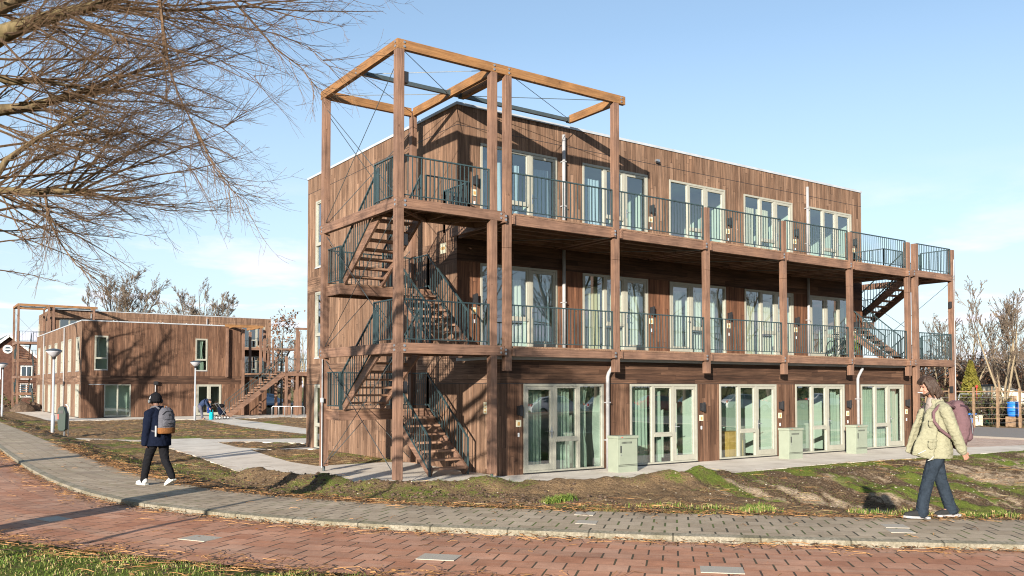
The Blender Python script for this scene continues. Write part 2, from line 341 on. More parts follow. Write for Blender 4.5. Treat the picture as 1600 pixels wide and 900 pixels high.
def curtain(T, u0, u1, z0, z1, mat, label, d=.24, amp=.035, per=.13, off=(0,0,0), rz=0, group='curtains hanging behind the windows', gather=0):
    m = MB(); n = max(8, int((u1-u0)/per*8)); rows = 9; ph = random.random()*6; c, s = math.cos(rz), math.sin(rz)
    for j in range(rows):
        t = j/(rows-1); z = z1-(z1-z0)*t
        for i in range(n+1):
            q = i/n; sq = 1 - gather*math.sin(PI*min(1,t*1.3))
            u = u0+(u1-u0)*q*sq; dd = d + amp*(.5+.7*t)*math.sin(q*(u1-u0)/per*2*PI + ph + .5*math.sin(3*t+q*9)) + .02*math.sin(q*5+ph*2)
            x, y, z_ = T(u, dd, z); m.v.append((x*c-y*s+off[0], x*s+y*c+off[1], z_+off[2]))
    for j in range(rows-1):
        for i in range(n): k = j*(n+1)+i; m.f.append((k,k+1,k+n+2,k+n+1)); m.mi.append(0)
    x, y, _ = T(u0, d, z0); o = m.build('curtain', mat, None, loc=(x*c-y*s+off[0], x*s+y*c+off[1], z0+off[2]), smooth=True)
    return tag(o, label, 'curtain', group)
def railing(root, pts, h=.98, low=.09, step=.115, posts=True, name='railing', lod=1):
    """guard along foot points: top rail, bottom rail and upright bars"""
    m = MB(); t = .017
    for a, b in zip(pts[:-1], pts[1:]):
        a = Vector(a); b = Vector(b); up = Vector((0,0,1)); L = Vector((b.x-a.x, b.y-a.y)).length
        m.bar(a+up*h, b+up*h, .045, .03); m.bar(a+up*low, b+up*low, .035, .02)
        n = max(1, round(L/(step*lod)))
        for i in range(1, n):
            p = a.lerp(b, i/n); m.bar(p+up*low, p+up*(h-.01), t, t, (0,1,0))
        if posts:
            for p in (a, b): m.bar(p-up*.18, p+up*(h+.01), .05, .03, (0,1,0))
    return m.build(name, 'rail_metal', root)
def flight(root, x0, x1, y0, z0, y1, z1, n, mx, lod=1, ends=(0,0)):
    """a stair flight climbing along y; mx maps x for mirrored towers"""
    ax, bx = sorted((mx(x0), mx(x1))); s = MB()
    for x in (ax+.03, bx-.03): s.bar((x,y0+(.0 if y1>y0 else -.0),z0+.08), (x,y1,z1-.12), .06, .25, (0,0,1))
    f = s.build('stair_flight', 'timber_y', root)
    for k in range(n-1 if True else n):
        t = (k+1)/n; z = z0+(z1-z0)*t; y = y0+(y1-y0)*(k+.35)/n
        tr = MB(); tr.box(ax+.06, bx-.06, y-.13, y+.13, z-.05, z); tr.build('tread', 'tread_wood', f)
    for sx, x in ((0, ax-.02), (1, bx+.02)):
        r = railing(root, [(x,y0,z0),(x,y1,z1)], h=.92, low=.12, step=.13, name='handrail', lod=lod)
    return f
def brace(root, p, q): return MB().cyl(p, q, .009, 6).build('brace_rod', 'dark_steel', root)
def bolts(root, p, axis, dz=.10):
    d = Vector({'x':(1,0,0),'y':(0,1,0)}[axis])
    for s in (-.5,.5): c = Vector(p)+Vector((0,0,s*dz)); MB().cyl(c-d*.012, c+d*.012, .028, 12).build('bolt', 'steel', root)
def stair_tower(root, mx, storeys=3, pergola=True, top=7.37, lod=1):
    def B(x0,x1,y0,y1,z0,z1,mat,name): return MB().box(mx(x0),mx(x1),y0,y1,z0,z1).build(name, mat, root, bevel=.006)
    decks = [F1Z, F2Z][:storeys-1]; lv = [(.13, F1Z-.235)] + [(d, (decks+[0])[i+1]-.235 if i+1 < len(decks) else (9.76 if pergola else top)) for i, d in enumerate(decks)]
    for (x0,x1,y0,y1) in ((-3.1,-2.92,1.58,1.76), (-3.1,-2.92,-2.52,-2.34), (-.585,-.405,-2.52,-2.34)):
        for k, (za, zb) in enumerate(lv):
            if mx is not ident and k == len(lv)-1 and y0 > 0: pass
            B(x0,x1,y0,y1,za,zb,'timber_z','post')
        MB().cyl((mx((x0+x1)/2),(y0+y1)/2,0),(mx((x0+x1)/2),(y0+y1)/2,.13),.035,10).build('post_shoe','dark_steel',root)
    B(-.5,-.34,1.60,1.76,.1,(9.90 if pergola else top),'timber_z','post')
    for d in decks:
        zb = d-.235
        B(-3.104,-2.98,-2.524,1.83,zb,d,'timber_y','deck_beam'); B(-2.98,-.2,-2.524,-2.40,zb,d,'timber_x','deck_beam')
        B(-2.98,-.02,-1.31,-1.23,zb+.02,d-.04,'timber_x','deck_beam')
        m = MB()
        for x in (-2.4,-1.7,-1.0,-.3): m.box(mx(x),mx(x+.06),-2.4,-1.31,zb+.03,d-.045)
        m.build('joists','timber_y',root)
        m = MB(); m.bar((mx(-2.9),-2.35,zb+.02),(mx(-1.7),-1.35,zb+.02),.07,.06); m.bar((mx(-1.7),-1.35,zb+.02),(mx(-.5),-2.35,zb+.02),.07,.06); m.build('cross_bracing','timber_x',root)
        m = MB(); y = -2.50
        while y < -1.26: m.box(mx(-2.98+.003),mx(-.19),y,min(y+.13,-1.235),d-.038,d+.002); y += .142
        m.build('deck_boards','deck_wood',root)
        if mx is ident:
            for p, a in (((-2.9,-2.53,zb+.12),'y'),((-.30,-2.53,zb+.12),'y'),((-3.11,-2.46,zb+.12),'x'),((-3.11,1.68,zb+.12),'x')): bolts(root, p, a)
        else:
            for p in ((mx(-2.98),-2.53,zb+.12),(mx(-.30),-2.53,zb+.12)): bolts(root, p, 'y')
    fl = 0.0
    for d in decks:
        mz_ = fl + (d-fl)/2 + .02
        B(-3.0,-.36,.75,.85,mz_-.27,mz_-.045,'timber_x','landing_beam'); B(-3.0,-.36,1.62,1.70,mz_-.27,mz_-.045,'timber_x','landing_beam')
        B(-3.0,-2.93,.85,1.62,mz_-.27,mz_-.045,'timber_y','landing_beam'); B(-.43,-.36,.85,1.62,mz_-.27,mz_-.045,'timber_y','landing_beam')
        m = MB(); y = .75
        while y < 1.69: m.box(mx(-3.0),mx(-.36),y,min(y+.13,1.70),mz_-.044,mz_); y += .142
        m.build('landing_boards','deck_wood',root)
        flight(root,-1.50,-.45,-1.25,fl,.78,mz_,8,mx,lod); flight(root,-2.90,-1.80,.78,mz_,-1.25,d,8,mx,lod)
        railing(root,[(mx(-.43),.78,mz_),(mx(-.43),1.66,mz_),(mx(-2.96),1.66,mz_),(mx(-2.96),.78,mz_)],h=.95,lod=lod,name='landing_railing')
        railing(root,[(mx(-3.02),-1.25,d),(mx(-3.02),-2.36,d)],h=.98,lod=lod)
        railing(root,[(mx(-2.9),-2.45,d),(mx(-.60),-2.45,d)],h=.98,lod=lod)
        fl = d
    d = decks[-1]
    railing(root,[(mx(-1.66),-1.27,d),(mx(-.42),-1.27,d),(mx(-.42),-.05,d),(mx(-.03),-.03,d)],h=.93,lod=lod,name='stairwell_railing')
    # wire cross bracing of the open sides
    zs = [.12] + decks + ([9.76] if pergola else [])
    for za, zb in zip(zs[:-1], zs[1:]):
        brace(root,(mx(-3.04),1.60,za+.05),(mx(-3.04),-2.34,zb-.30)); brace(root,(mx(-3.01),-2.36,za+.05),(mx(-3.01),1.60,zb-.30))
        brace(root,(mx(-2.92),1.69,za+.10),(mx(-.50),1.69,zb-.45)); brace(root,(mx(-2.92),1.67,zb-.45),(mx(-.50),1.67,za+.10))
def ident(x): return x
def pergola(root, mx, inner=True):
    z0, z1 = 9.76, 9.98
    def B(x0,x1,y0,y1,ax,a=z0,b=z1): return MB().box(mx(x0),mx(x1),y0,y1,a,b).build('pergola_beam','pine_'+ax,root,bevel=.006)
    B(-3.104,-2.985,-2.524,1.83,'y'); B(-2.985,3.75,-2.524,-2.405,'x'); B(-2.985,-.50,1.62,1.74,'x'); B(-.47,-.36,-2.405,1.60,'y'); B(-.13,-.02,-2.405,-.43,'y'); B(3.50,3.61,-2.405,-.43,'y')
    MB().box(mx(-2.985),mx(3.62),-.42,-.33,9.80,9.90).build('steel_tie','dark_steel',root)
    for x, y in ((-.42,-.375),(-.08,-.375),(3.55,-.375)): MB().box(mx(x-.08),mx(x+.08),y-.07,y+.06,9.78,9.93).build('bracket','dark_steel',root)
    for p, q in (((-2.95,-2.38,9.84),(-.50,-.36,9.84)),((-2.95,-.33,9.84),(-.5,-2.36,9.84)),((-2.95,-.30,9.84),(-.5,1.58,9.84)),((-2.95,1.58,9.84),(-.5,-.30,9.84)),((.05,-2.38,9.86),(3.47,-.44,9.86)),((.05,-.44,9.86),(3.47,-2.38,9.86))):
        brace(root,(mx(p[0]),p[1],p[2]),(mx(q[0]),q[1],q[2]))
    for x in (-2.93,-.50,-.07,3.60): bolts(root,(mx(x),-2.53,9.87),'y')
    for y in (-2.44,-.38): bolts(root,(mx(-3.11),y,9.87),'x')
def apartment(name, label, loc, rz, nmod=5, D=10.45, roof=9.80, left_tower=True, right_tower=True, right_pergola=False, layouts=None, lod=1, group='timber clad apartment buildings', L=None):
    root = thing(name, label, 'apartment building', loc, rz, group, world=False)
    L = L or 18.45+3.6*(nmod-5)
    TF = lambda y: (lambda u,d,z: (u, y+d, z)); TL = lambda u,d,z: (d, u, z); TR = lambda u,d,z: (L-d, u, z); TB = lambda u,d,z: (u, D-d, z)
    U = [.72+3.6*k for k in range(nmod)]; W = 2.64
    opsG = [(u-.02,u+W-.02,.0,2.26) for u in U]; op1 = [(u+.02,u+W+.02,3.26,5.54) for u in U]; op2 = [(u+.02,u+W+.02,6.5,8.82) for u in U]
    # front walls
    m = MB(); wall(m, TF(-A_EXT), 0, L-.17, 0, 2.27, opsG); m.build('wall','clad_brown',root)
    m = MB(); wall(m, TF(-A_EXT), 0, L-.17, 2.27, 2.96); m.build('board_band','clad_band',root)
    m = MB(); wall(m, TF(0), 0, L, 3.0, 5.55, op1); m.build('wall','clad_red',root)
    m = MB(); wall(m, TF(0), 0, L, 5.55, 6.40); m.build('board_band','clad_band',root)
    m = MB(); wall(m, TF(0), 0, L, 6.40, roof-.05, op2); m.build('wall','clad_weathered',root)
    # left and right sides
    wl = [(8.82,9.66,z,z+h) for z, h in ((.03,2.23),(3.22,2.33),(6.44,2.37))]
    for T, ops, s in ((TL, wl, 0), (TR, [], 1)):
        m = MB(); wall(m, T, -A_EXT, D, 0, 2.27, ops); m.build('wall','clad_weathered',root)
        m = MB(); wall(m, T, -A_EXT, 0, 2.27, 2.96, []); wall(m, T, 0, D, 2.27, 3.0, []); m.build('board_band','clad_band_weathered',root)
        m = MB(); wall(m, T, 0, D, 3.0, 5.50, ops); wall(m, T, 0, D, 6.15, roof-.05, ops); m.build('wall','clad_weathered',root)
        m = MB(); wall(m, T, 0, D, 5.50, 6.15, []); m.build('board_band','clad_band_weathered',root)
    for z in (2.262, 9.20):
        m = MB(); m.box(-.004,.004,-A_EXT if z < 3 else 0,D,z,z+.014); m.box(-.004,L,(-A_EXT if z < 3 else 0)-.004,(-A_EXT if z < 3 else 0)+.004,z,z+.014)
        m.build('seam','black_plastic',root)
    m = MB(); wall(m, TB, 0, L, 0, roof-.05); m.build('wall','clad_brown',root)
    m = MB(); m.box(.02,L-.2,-A_EXT+.02,.02,2.93,2.97); m.build('roof','roofing',root)
    m = MB(); m.box(.02,L-.02,.02,D-.02,roof-.12,roof-.08); m.build('roof','roofing',root)
    m = MB()
    for a,b,c,d in ((-.03,L+.03,-.03,.12),(-.03,L+.03,D-.12,D+.03),(-.03,.12,.12,D-.12),(L-.12,L+.03,.12,D-.12)): m.box(a,b,c,d,roof-.055,roof+.02)
    m.build('roof_edge','zinc',root)
    m = MB(); m.box(-.03,L-.14,-A_EXT-.035,-A_EXT+.08,2.865,2.985); m.box(-.03,.08,-A_EXT+.08,-.02,2.865,2.985); m.box(L-.25,L-.14,-A_EXT+.08,0,2.865,2.985); m.build('roof_edge','zinc',root)
    # plinth under the cladding
    m = MB(); m.box(.01,L-.2,-A_EXT+.01,-A_EXT+.05,-.1,.02); m.build('plinth','rubber',root)
    for k, u in enumerate(U):
        lg, l1, l2 = layouts[k] if layouts else ('FMD','FMD','FMD')
        window(root, TF(-A_EXT), u-.02, 0.03, W, 2.23, lg, lod == 1)
        window(root, TF(0), u+.02, 3.27, W, 2.27, l1, lod == 1); window(root, TF(0), u+.02, 6.51, W, 2.31, l2, lod == 1)
        if lod == 1:
            for y, z, x in ((-A_EXT, 1.46, u-.17 if k == 0 else u+W+.16), (0, 4.42, u-.17 if k == 0 else u+W+.16), (0, 7.62, u-.17 if k == 0 else u+W+.16)):
                m = MB(); m.box(x-.055,x+.055,y-.11,y,z+.02,z+.25); m.box(x-.04,x+.04,y-.15,y-.11,z-.0,z+.27); m.build('wall_lamp','black_plastic',root,bevel=.01)
                m = MB(); m.box(x-.075,x+.075,y-.018,y,z-.27,z-.10); m.cur = 1; m.box(x-.035,x+.035,y-.021,y-.018,z-.24,z-.15); m.build('number_plate',['sign_cream','sign_mark'],root)
                m = MB(); m.box(x-.022,x+.022,y-.02,y,z-.52,z-.42); m.build('doorbell','white_plastic',root,bevel=.004)
    for za, zb in ((.03,2.26),(3.22,5.55),(6.44,8.81)): window(root, TL, 8.82, za, .84, zb-za, 'M', lod == 1)
    # rain pipes
    if lod == 1 or True:
        for x in [3.57+11.39*k for k in range(2)]:
            MB().tube([(x,-.09,F2Z),(x,-.09,9.50)],.052,12).build('rain_pipe','pipe_grey',root,smooth=True)
            MB().tube([(x,-.09,F1Z),(x,-.09,6.14)],.052,12).build('rain_pipe','pipe_grey',root,smooth=True)
            y = -A_EXT-.12; MB().tube([(x+.03,y-.02,2.86),(x+.03,y-.02,2.78),(x+.0,y,2.72),(x-.12,y+.02,2.55),(x-.14,y+.04,2.45),(x-.14,y+.04,0)],.05,12).build('rain_pipe','pipe_grey',root,smooth=True)
            m = MB()
            for z in (.75,1.75,4.6,7.4,8.7): m.box(x-(.2 if z<2.5 else .06),x-(.08 if z<2.5 else -.06),(-A_EXT-.14 if z<2.5 else -.15),(-A_EXT if z<2.5 else 0),z,z+.03)
            m.build('pipe_clamp','pipe_grey',root)
    # gallery
    pos = [-.17]+[3.335+3.5*k for k in range(nmod)]; pw = .19
    for k, x in enumerate(pos):
        top = 9.76 if (k < 2 or (right_pergola and k >= nmod-1)) else 7.37
        for za, zb in ((2.57,5.55),(5.554,top)): MB().box(x,x+pw,-2.52,-2.37,za,zb).build('post','timber_z',root,bevel=.008)
    for lvl, d in enumerate((F1Z, F2Z)):
        zt, zb = d-.045, d-.285 if lvl else d-.245
        for k, x in enumerate(pos):
            for xa, xb, yo in ((x-.085,x-.005,-2.60),(x+pw+.005,x+pw+.085,-2.55)):
                MB().box(xa,xb,yo,-.02,zb+.01,zt-.003).build('cross_beam','timber_y',root,bevel=.005)
            if lod == 1: bolts(root,(x-.045,-2.605,(zb+zt)/2),'y',.09)
        for k in range(nmod):
            xa, xb = pos[k]+pw+.087, pos[k+1]-.087
            MB().box(xa,xb,-2.50,-2.42,zb,zt).build('gallery_beam','timber_x',root,bevel=.005)
            m = MB()
            for y in (-1.95,-1.45,-.95,-.45,-.10): m.box(xa,xb,y,y+.06,zb+.03,zt-.002)
            m.build('joists','timber_x',root)
            if lvl: m = MB(); m.bar((xb,-2.40,zb-.01),(xb-2.4,-.3,zb-.01),.05,.012); m.build('flat_brace','dark_steel',root)
            ya = -2.45; n = 14; xr = [pos[k]+pw+.02, pos[k+1]-.02]
            railing(root,[(xr[0],ya,d),(xr[1],ya,d)],h=1.0,lod=lod)
        m = MB(); x = -.18; i = 0
        while x < pos[-1]+pw:
            if not any(x < p+pw and x+.135 > p for p in pos) : m.box(x,x+.135,-2.51+.012*noise.noise((i*3.1,lvl,0)),-.01,zt+.001,d)
            else: m.box(x,x+.135,-2.36,-.01,zt+.001,d)
            x += .146; i += 1
        m.build('deck_boards','deck_wood',root)
    if left_tower: stair_tower(root, ident, 3, True, lod=lod); pergola(root, ident)
    if right_tower:
        off = 17.46+3.5*(nmod-5); mr = lambda x: off-x
        stair_tower(root, mr, 3, right_pergola, lod=lod)
        if right_pergola: pergola(root, mr)
    return root
LAY = [('DMF','FMD','FMD'),('FMD','FMD','FMD'),('FMD','DMF','FMD'),('FMD','FMD','FMD'),('FMD','DMF','FMD')]
main_b = apartment('apartment_building', 'three storey dark timber apartment building with galleries and a corner stair tower, nearest of all', (0,0,0), 0, 5, layouts=LAY)
# small fixtures on the nearest building
def fix(name, mat, *boxes, bevel=0):
    m = MB()
    for b in boxes: m.box(*b)
    return m.build(name, mat, main_b, bevel=bevel)
m = MB(); m.box(-.02,0,-1.60,-1.34,1.50,1.80); m.cur = 1
for i in range(2):
    for j in range(3): m.box(-.023,-.02,-1.56+i*.11,-1.49+i*.11,1.54+j*.08,1.58+j*.08)
m.build('floor_plan_sign',['sign_cream','sign_mark'],main_b)
m = MB(); m.box(-.02,0,.55,.83,5.82,6.10); m.cur = 1; m.box(-.023,-.02,.60,.78,5.92,6.0); m.build('floor_plan_sign',['sign_cream','sign_mark'],main_b)
m = MB(); m.cyl((-3.12,1.55,.1),(-3.12,1.55,2.9),.013,8); m.build('conduit','zinc',main_b); fix('junction_box','zinc',(-3.15,-3.10,1.50,1.60,1.78,1.90),bevel=.005)
fix('vent_grille','steel',(7.32,7.46,-.09,0,9.30,9.37)); fix('vent_grille','black_plastic',(7.36,7.50,-.07,0,9.25,9.298))
m = MB(); m.cyl((-.03,3.6,0),(-.03,3.6,1.4),.012,8); m.build('conduit','zinc',main_b)
for p in ((-2.86,-2.44,9.02),(-2.86,-2.44,5.35),(-2.86,-2.44,2.05)):
    x, y, z = p; fix('stair_lamp','black_plastic',(x-.05,x+.06,y-.06,y+.06,z,z+.26),bevel=.012)
for z in (1.95,5.15): fix('stair_lamp','black_plastic',(20.30,20.38,-2.5,-2.4,z,z+.25),bevel=.012)
m = MB(); m.cyl((20.47,-2.535,.2),(20.47,-2.535,7.0),.012,8); m.build('conduit','zinc',main_b)
# curtains of the nearest building
TG = lambda u,d,z: (u,-A_EXT+d,z); TU = lambda u,d,z: (u,d,z)
nth = ['first','second','third','fourth','fifth']
cg = [[('curtain_mint',.9,1.45,.0),('curtain_mint',1.75,2.35,.0),('curtain_mint',2.5,3.0,.25)],[('curtain_mint',4.42,5.15,0),('curtain_mint',5.5,5.7,0)],[],[('curtain_mint',13.7,14.05,0)],[('curtain_mint',15.2,17.6,0)]]
words = [['narrow pale green curtain behind the ground floor door beside the corner cladding','pale green curtain behind the divided pane of the leftmost ground floor window','gathered pale green curtain at the right edge of the leftmost ground floor window'],
 ['wide pleated green curtain in the second ground floor window, beside the utility cabinet','narrow strip of green curtain at the middle pane of the second ground floor window'],[],['slim green curtain behind the door of the fourth ground floor window'],['pale green curtains drawn across the whole rightmost ground floor window']]
for k, row in enumerate(cg):
    for j, (mt, a, b, g) in enumerate(row): curtain(TG, a, b, .06, 2.22, mt, words[k][j], gather=g)
cm_ = [[('curtain_white',1.95,2.25),('curtain_blue',2.6,3.25)],[('curtain_cream',4.4,5.2),('curtain_cream',5.35,6.1),('curtain_white',6.25,6.9)],[('curtain_white',8.0,8.75),('curtain_white',8.85,9.7),('curtain_white',9.75,10.45)],[('curtain_cream',11.65,12.35),('curtain_cream',12.5,13.2),('curtain_white',13.4,14.1)],[('curtain_mint',17.0,17.6)]]
for k, row in enumerate(cm_):
    for j, (mt, a, b) in enumerate(row): curtain(TU, a, b, 3.32, 5.2 if k != 2 else 5.3, mt, f'{["left","middle","right"][j]} {"cream" if "cream" in mt else "pale green" if "mint" in mt else "grey blue" if "blue" in mt else "white"} curtain in the {nth[k]} middle floor window from the left')
ct = [[('curtain_blue',.85,1.6),('curtain_blue',1.75,2.2),('curtain_blue',2.6,3.25)],[('curtain_blue',4.4,5.2)],[],[('curtain_cream',11.65,12.35),('curtain_cream',12.5,13.15)],[]]
for k, row in enumerate(ct):
    for j, (mt, a, b) in enumerate(row): curtain(TU, a, b, 6.56, 8.45, mt, f'{["left","middle","right"][j]} {"cream" if "cream" in mt else "grey blue"} curtain in the {nth[k]} top floor window from the left')
TLf = lambda u,d,z: (d,u,z)
for z0, z1, w_ in ((.08,2.2,'ground floor'),(3.3,5.45,'middle floor'),(6.5,8.7,'top floor')):
    curtain(TLf, 8.88, 9.3, z0, z1, 'curtain_mint', f'pale green curtain in the narrow {w_} window of the short left side')
# ================================================================ the two buildings on the left, the house and the walkway behind
apartment('apartment_building', 'farther three storey timber building rising behind the flat roof of the two storey block', (-.4,75.6,0), 0, 6, D=9.6, lod=2)
lb = thing('apartment_building', 'two storey timber block with branch shadows across its wide windowed end wall', 'apartment building', (-1.97,46.7,0), 0, 'timber clad apartment buildings')
X0, X1, Y0, Y1, RF = -1.97, 9.17, 46.7, 72.0, 6.82
TFr = lambda u,d,z: (u, Y0+d, z); TLf2 = lambda u,d,z: (X0+d, u, z); TRt = lambda u,d,z: (X1-d, u, z)
ofr = [(-1.16,-.29,3.37,5.76),(5.71,6.58,3.37,5.76),(-.50,1.24,.03,2.33),(5.82,7.64,.03,2.33)]
m = MB(); wall(m,TFr,X0,X1,0,2.35,ofr); wall(m,TFr,X0,X1,2.95,RF-.05,ofr); wall(m,TFr,X1,11.15,0,2.35,[]); m.build('wall','clad_brown',lb)
m = MB(); wall(m,TFr,X0,X1,2.35,2.95); wall(m,TFr,X1,11.15,2.35,2.95); m.build('board_band','clad_band',lb)
lw = [(y,y+1.45) for y in (47.7,51.35,55.0,58.6,62.2,65.8,69.4)]; ol = [(a,b,z,w) for a,b in lw for z,w in ((.03,2.33),(3.3,5.7))]
m = MB(); wall(m,TLf2,Y0,Y1,0,2.35,ol); wall(m,TLf2,Y0,Y1,2.95,RF-.05,ol); m.build('wall','clad_weathered',lb)
m = MB(); wall(m,TLf2,Y0,Y1,2.35,2.95); m.build('board_band','clad_band_weathered',lb)
m = MB(); wall(m,TRt,Y0,Y1,0,RF-.05); wall(m,lambda u,d,z:(u,Y1-d,z),X0,X1,0,RF-.05); wall(m,lambda u,d,z:(11.15-d,u,z),Y0,Y1,0,2.95); m.build('wall','clad_brown',lb)
m = MB(); m.box(X0+.02,X1-.02,Y0+.02,Y1-.02,RF-.12,RF-.08); m.box(X1,11.13,Y0+.02,Y1,2.93,2.97); m.build('roof','roofing',lb)
m = MB()
for a in ((X0-.03,X1+.03,Y0-.03,Y0+.12),(X0-.03,X1+.03,Y1-.12,Y1+.03),(X0-.03,X0+.12,Y0+.12,Y1-.12),(X1-.12,X1+.03,Y0+.12,Y1-.12)): m.box(*a,RF-.055,RF+.02)
m.box(X1+.04,11.2,Y0-.04,Y0+.08,2.94,3.04); m.build('roof_edge','zinc',lb)
m = MB()
for x in (1.0,1.25,4.3,4.6,6.4,6.9,8.2,8.4): m.cyl((x,52,RF-.1),(x,52,RF+.42),.06,8)
m.build('roof_vents','zinc',lb)
for k, (a,b,za,zb) in enumerate(ofr): window(lb,TFr,a,za,b-a,zb-za,('M','M','FF','DD')[k])
for a,b in lw:
    for za,zb in ((.03,2.33),(3.3,5.7)): window(lb,TLf2,a,za,b-a,zb-za,'FM',True)
for y in (54.4,66.3): MB().tube([(X0-.08,y,0),(X0-.08,y,RF-.15)],.05,8).build('rain_pipe','pipe_grey',lb,smooth=True)
gp = [(11.0,y) for y in (47.0,50.5,54.0,57.5)]
for x, y in gp: MB().box(x,x+.18,y,y+.18,2.6,6.65).build('post','timber_z',lb)
railing(lb,[(10.95,46.9,3.17),(10.95,57,3.17)],lod=2); railing(lb,[(9.3,46.85,3.17),(10.95,46.85,3.17)],lod=2)
m = MB(); m.box(9.2,11.2,46.75,58,3.08,3.17); m.build('deck_boards','deck_wood',lb)
MB().box(9.25,11.2,46.72,46.78,3.06,3.16).build('gallery_beam','timber_x',lb)
curtain(TFr,-1.1,-.75,4.2,5.7,'curtain_white','white tied back curtain in the upper left window of the two storey block',gather=.3)
curtain(TFr,5.8,6.35,3.4,5.7,'curtain_mint','pale green curtain in the upper right window of the two storey block',gather=.2)
for k,(a,b) in enumerate(lw):
    for z0,z1,w_ in ((.08,2.28,'ground floor'),(3.35,5.65,'upper floor')):
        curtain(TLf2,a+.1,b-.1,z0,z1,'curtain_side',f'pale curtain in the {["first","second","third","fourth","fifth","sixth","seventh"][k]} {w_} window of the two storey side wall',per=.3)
m = MB(); m.cyl((2.9,46.62,0),(2.9,46.62,2.35),.04,8); m.build('lamp_pole','pipe_grey',lb); MB().box(2.78,3.05,46.45,46.69,2.3,2.55).build('lamp_box','black_plastic',lb)
m = MB(); m.cyl((-1.5,46.66,2.33),(-.5,46.66,2.33),.02,6); m.build('conduit','zinc',lb)
# ---------------------------------------------------------------- stair and walkway between the blocks
sw = thing('outdoor_staircase', 'long straight timber stair with dark handrails climbing to a raised walkway', 'staircase', (7.2,44,0))
for y in (43.55,44.75):
    MB().bar((7.15,y,-.02),(11.35,y,3.15),.07,.34).build('stringer','timber_x',sw)
    railing(sw,[(7.3,y,.05),(11.35,y,3.3)],h=1.0,low=.15,step=.25,name='handrail')
for k in range(17):
    x = 7.28+k*.235; z = (k+1)*3.3/17; MB().box(x-.13,x+.15,43.6,44.7,z-.05,z).build('tread','tread_wood',sw)
MB().box(11.35,17.5,43.4,45.4,3.20,3.30).build('walkway_deck','deck_wood',sw); MB().box(11.35,17.5,43.36,43.5,2.98,3.24).build('deck_beam','timber_x',sw); MB().box(9.3,11.35,44.85,46.6,3.08,3.18).build('landing','deck_wood',sw)
railing(sw,[(11.6,43.45,3.3),(17.4,43.45,3.3)],step=.2); railing(sw,[(11.4,45.35,3.3),(17.4,45.35,3.3)],step=.2)
for x,y,z in ((11.45,43.4,4.45),(11.2,44.9,4.4),(10.15,45.4,6.63),(9.1,46.3,6.6),(12.3,43.4,6.5),(13.1,45.2,6.5),(7.9,46.4,6.6)): MB().box(x,x+.17,y,y+.17,(0 if x>9 else 2.9),z).build('post','timber_z',sw)
for x in (11.9,12.3,12.75,13.2,13.6,14.2,15,16): MB().box(x,x+.16,45.0,45.16,0,3.2).build('post','timber_z',sw)
MB().box(7.5,10.4,45.38,45.5,6.63,6.83).build('pergola_beam','pine_x',sw); MB().box(8.2,8.32,45.5,48.8,6.64,6.82).build('pergola_beam','pine_y',sw); MB().box(10.22,10.34,45.5,48.8,6.64,6.82).build('pergola_beam','pine_y',sw)
MB().box(12.2,14.5,43.38,43.5,6.5,6.66).build('pergola_beam','timber_x',sw)
# ---------------------------------------------------------------- brick house far left
paint('brick_far', (.115,.060,.044), .9, .1, .25, 3); paint('roof_tile', (.055,.075,.07), .8, .2); paint('white_paint', (.74,.74,.70), .5)
def gable_house(label, loc, w, d, eave, ridge, mat, roofmat, wins=(), rnd=None, rz=0, group=None):
    h = thing('brick_house', label, 'house', loc, rz, group, world=False)
    m = MB(); k = 0
    m.box(-w/2,w/2,0,d,0,eave)
    for y in (0, d): m.v += [(-w/2,y,eave),(w/2,y,eave),(0,y,ridge)]
    m.f += [(8,9,10),(13,12,11)]; m.mi += [0,0]; m.build('wall',mat,h)
    r = MB()
    for s in (-1,1):
        sl_ = Vector((s*w/2,0,eave-ridge)).normalized(); e = Vector((0,0,ridge+.1))+sl_*(Vector((w/2,0,eave-ridge)).length+.4)
        nrm = Vector((-sl_.z*s,0,abs(sl_.x)))*.16
        a = [Vector((0,-.35,ridge+.1)),Vector((e.x,-.35,e.z)),Vector((e.x,d+.35,e.z)),Vector((0,d+.35,ridge+.1))]; k = len(r.v)
        r.v += [tuple(p) for p in a]+[tuple(p+nrm) for p in a]; r.f += [(k,k+1,k+2,k+3),(k+4,k+7,k+6,k+5),(k,k+4,k+5,k+1),(k+1,k+5,k+6,k+2),(k+3,k+2,k+6,k+7)]; r.mi += [0]*5
        bb = MB(); bb.bar(a[0]+Vector((0,-.02,.02)),a[1]+Vector((0,-.02,.02)),.06,.26); bb.build('barge_board','white_paint',h)
    r.build('roof',roofmat,h)
    for (x,z,ww,hh) in wins:
        f = MB(); f.box(x-ww/2,x+ww/2,-.05,.05,z,z+hh); f = f.build('window_frame','white_paint',h)
        g = MB(); n = 2 if ww > 1 else 1
        for i in range(n): g.box(x-ww/2+.1+i*(ww-.1)/n,x-ww/2+(i+1)*(ww-.1)/n,-.06,-.052,z+.1,z+hh-.1)
        g.build('pane','glass_dark',f)
    if rnd:
        x, z, r_ = rnd; f = MB(); f.cyl((x,-.08,z),(x,.05,z),r_,24); f = f.build('round_window','white_paint',h)
        g = MB(); g.cyl((x,-.10,z),(x,-.082,z),r_*.62,20); g.build('pane','glass_dark',f); g = MB(); g.box(x-r_*.62,x+r_*.62,-.12,-.102,z-.06,z+.06); g.build('glazing_bar','white_paint',f)
    return h
b_ = NB('glass_dark', .08, .8); b_.col((.06,.08,.10))
gable_house('brown brick house with a round white gable window, far left behind the stair tower', (-2.2,96,0), 8.4, 12, 4.3, 8.0, 'brick_far','roof_tile', ((-2.2,.9,1.3,1.6),(1.8,.9,1.3,1.6),(1.8,3.0,1.2,1.6),(-1.4,3.0,1.2,1.5)), (-.15,6.5,.5))
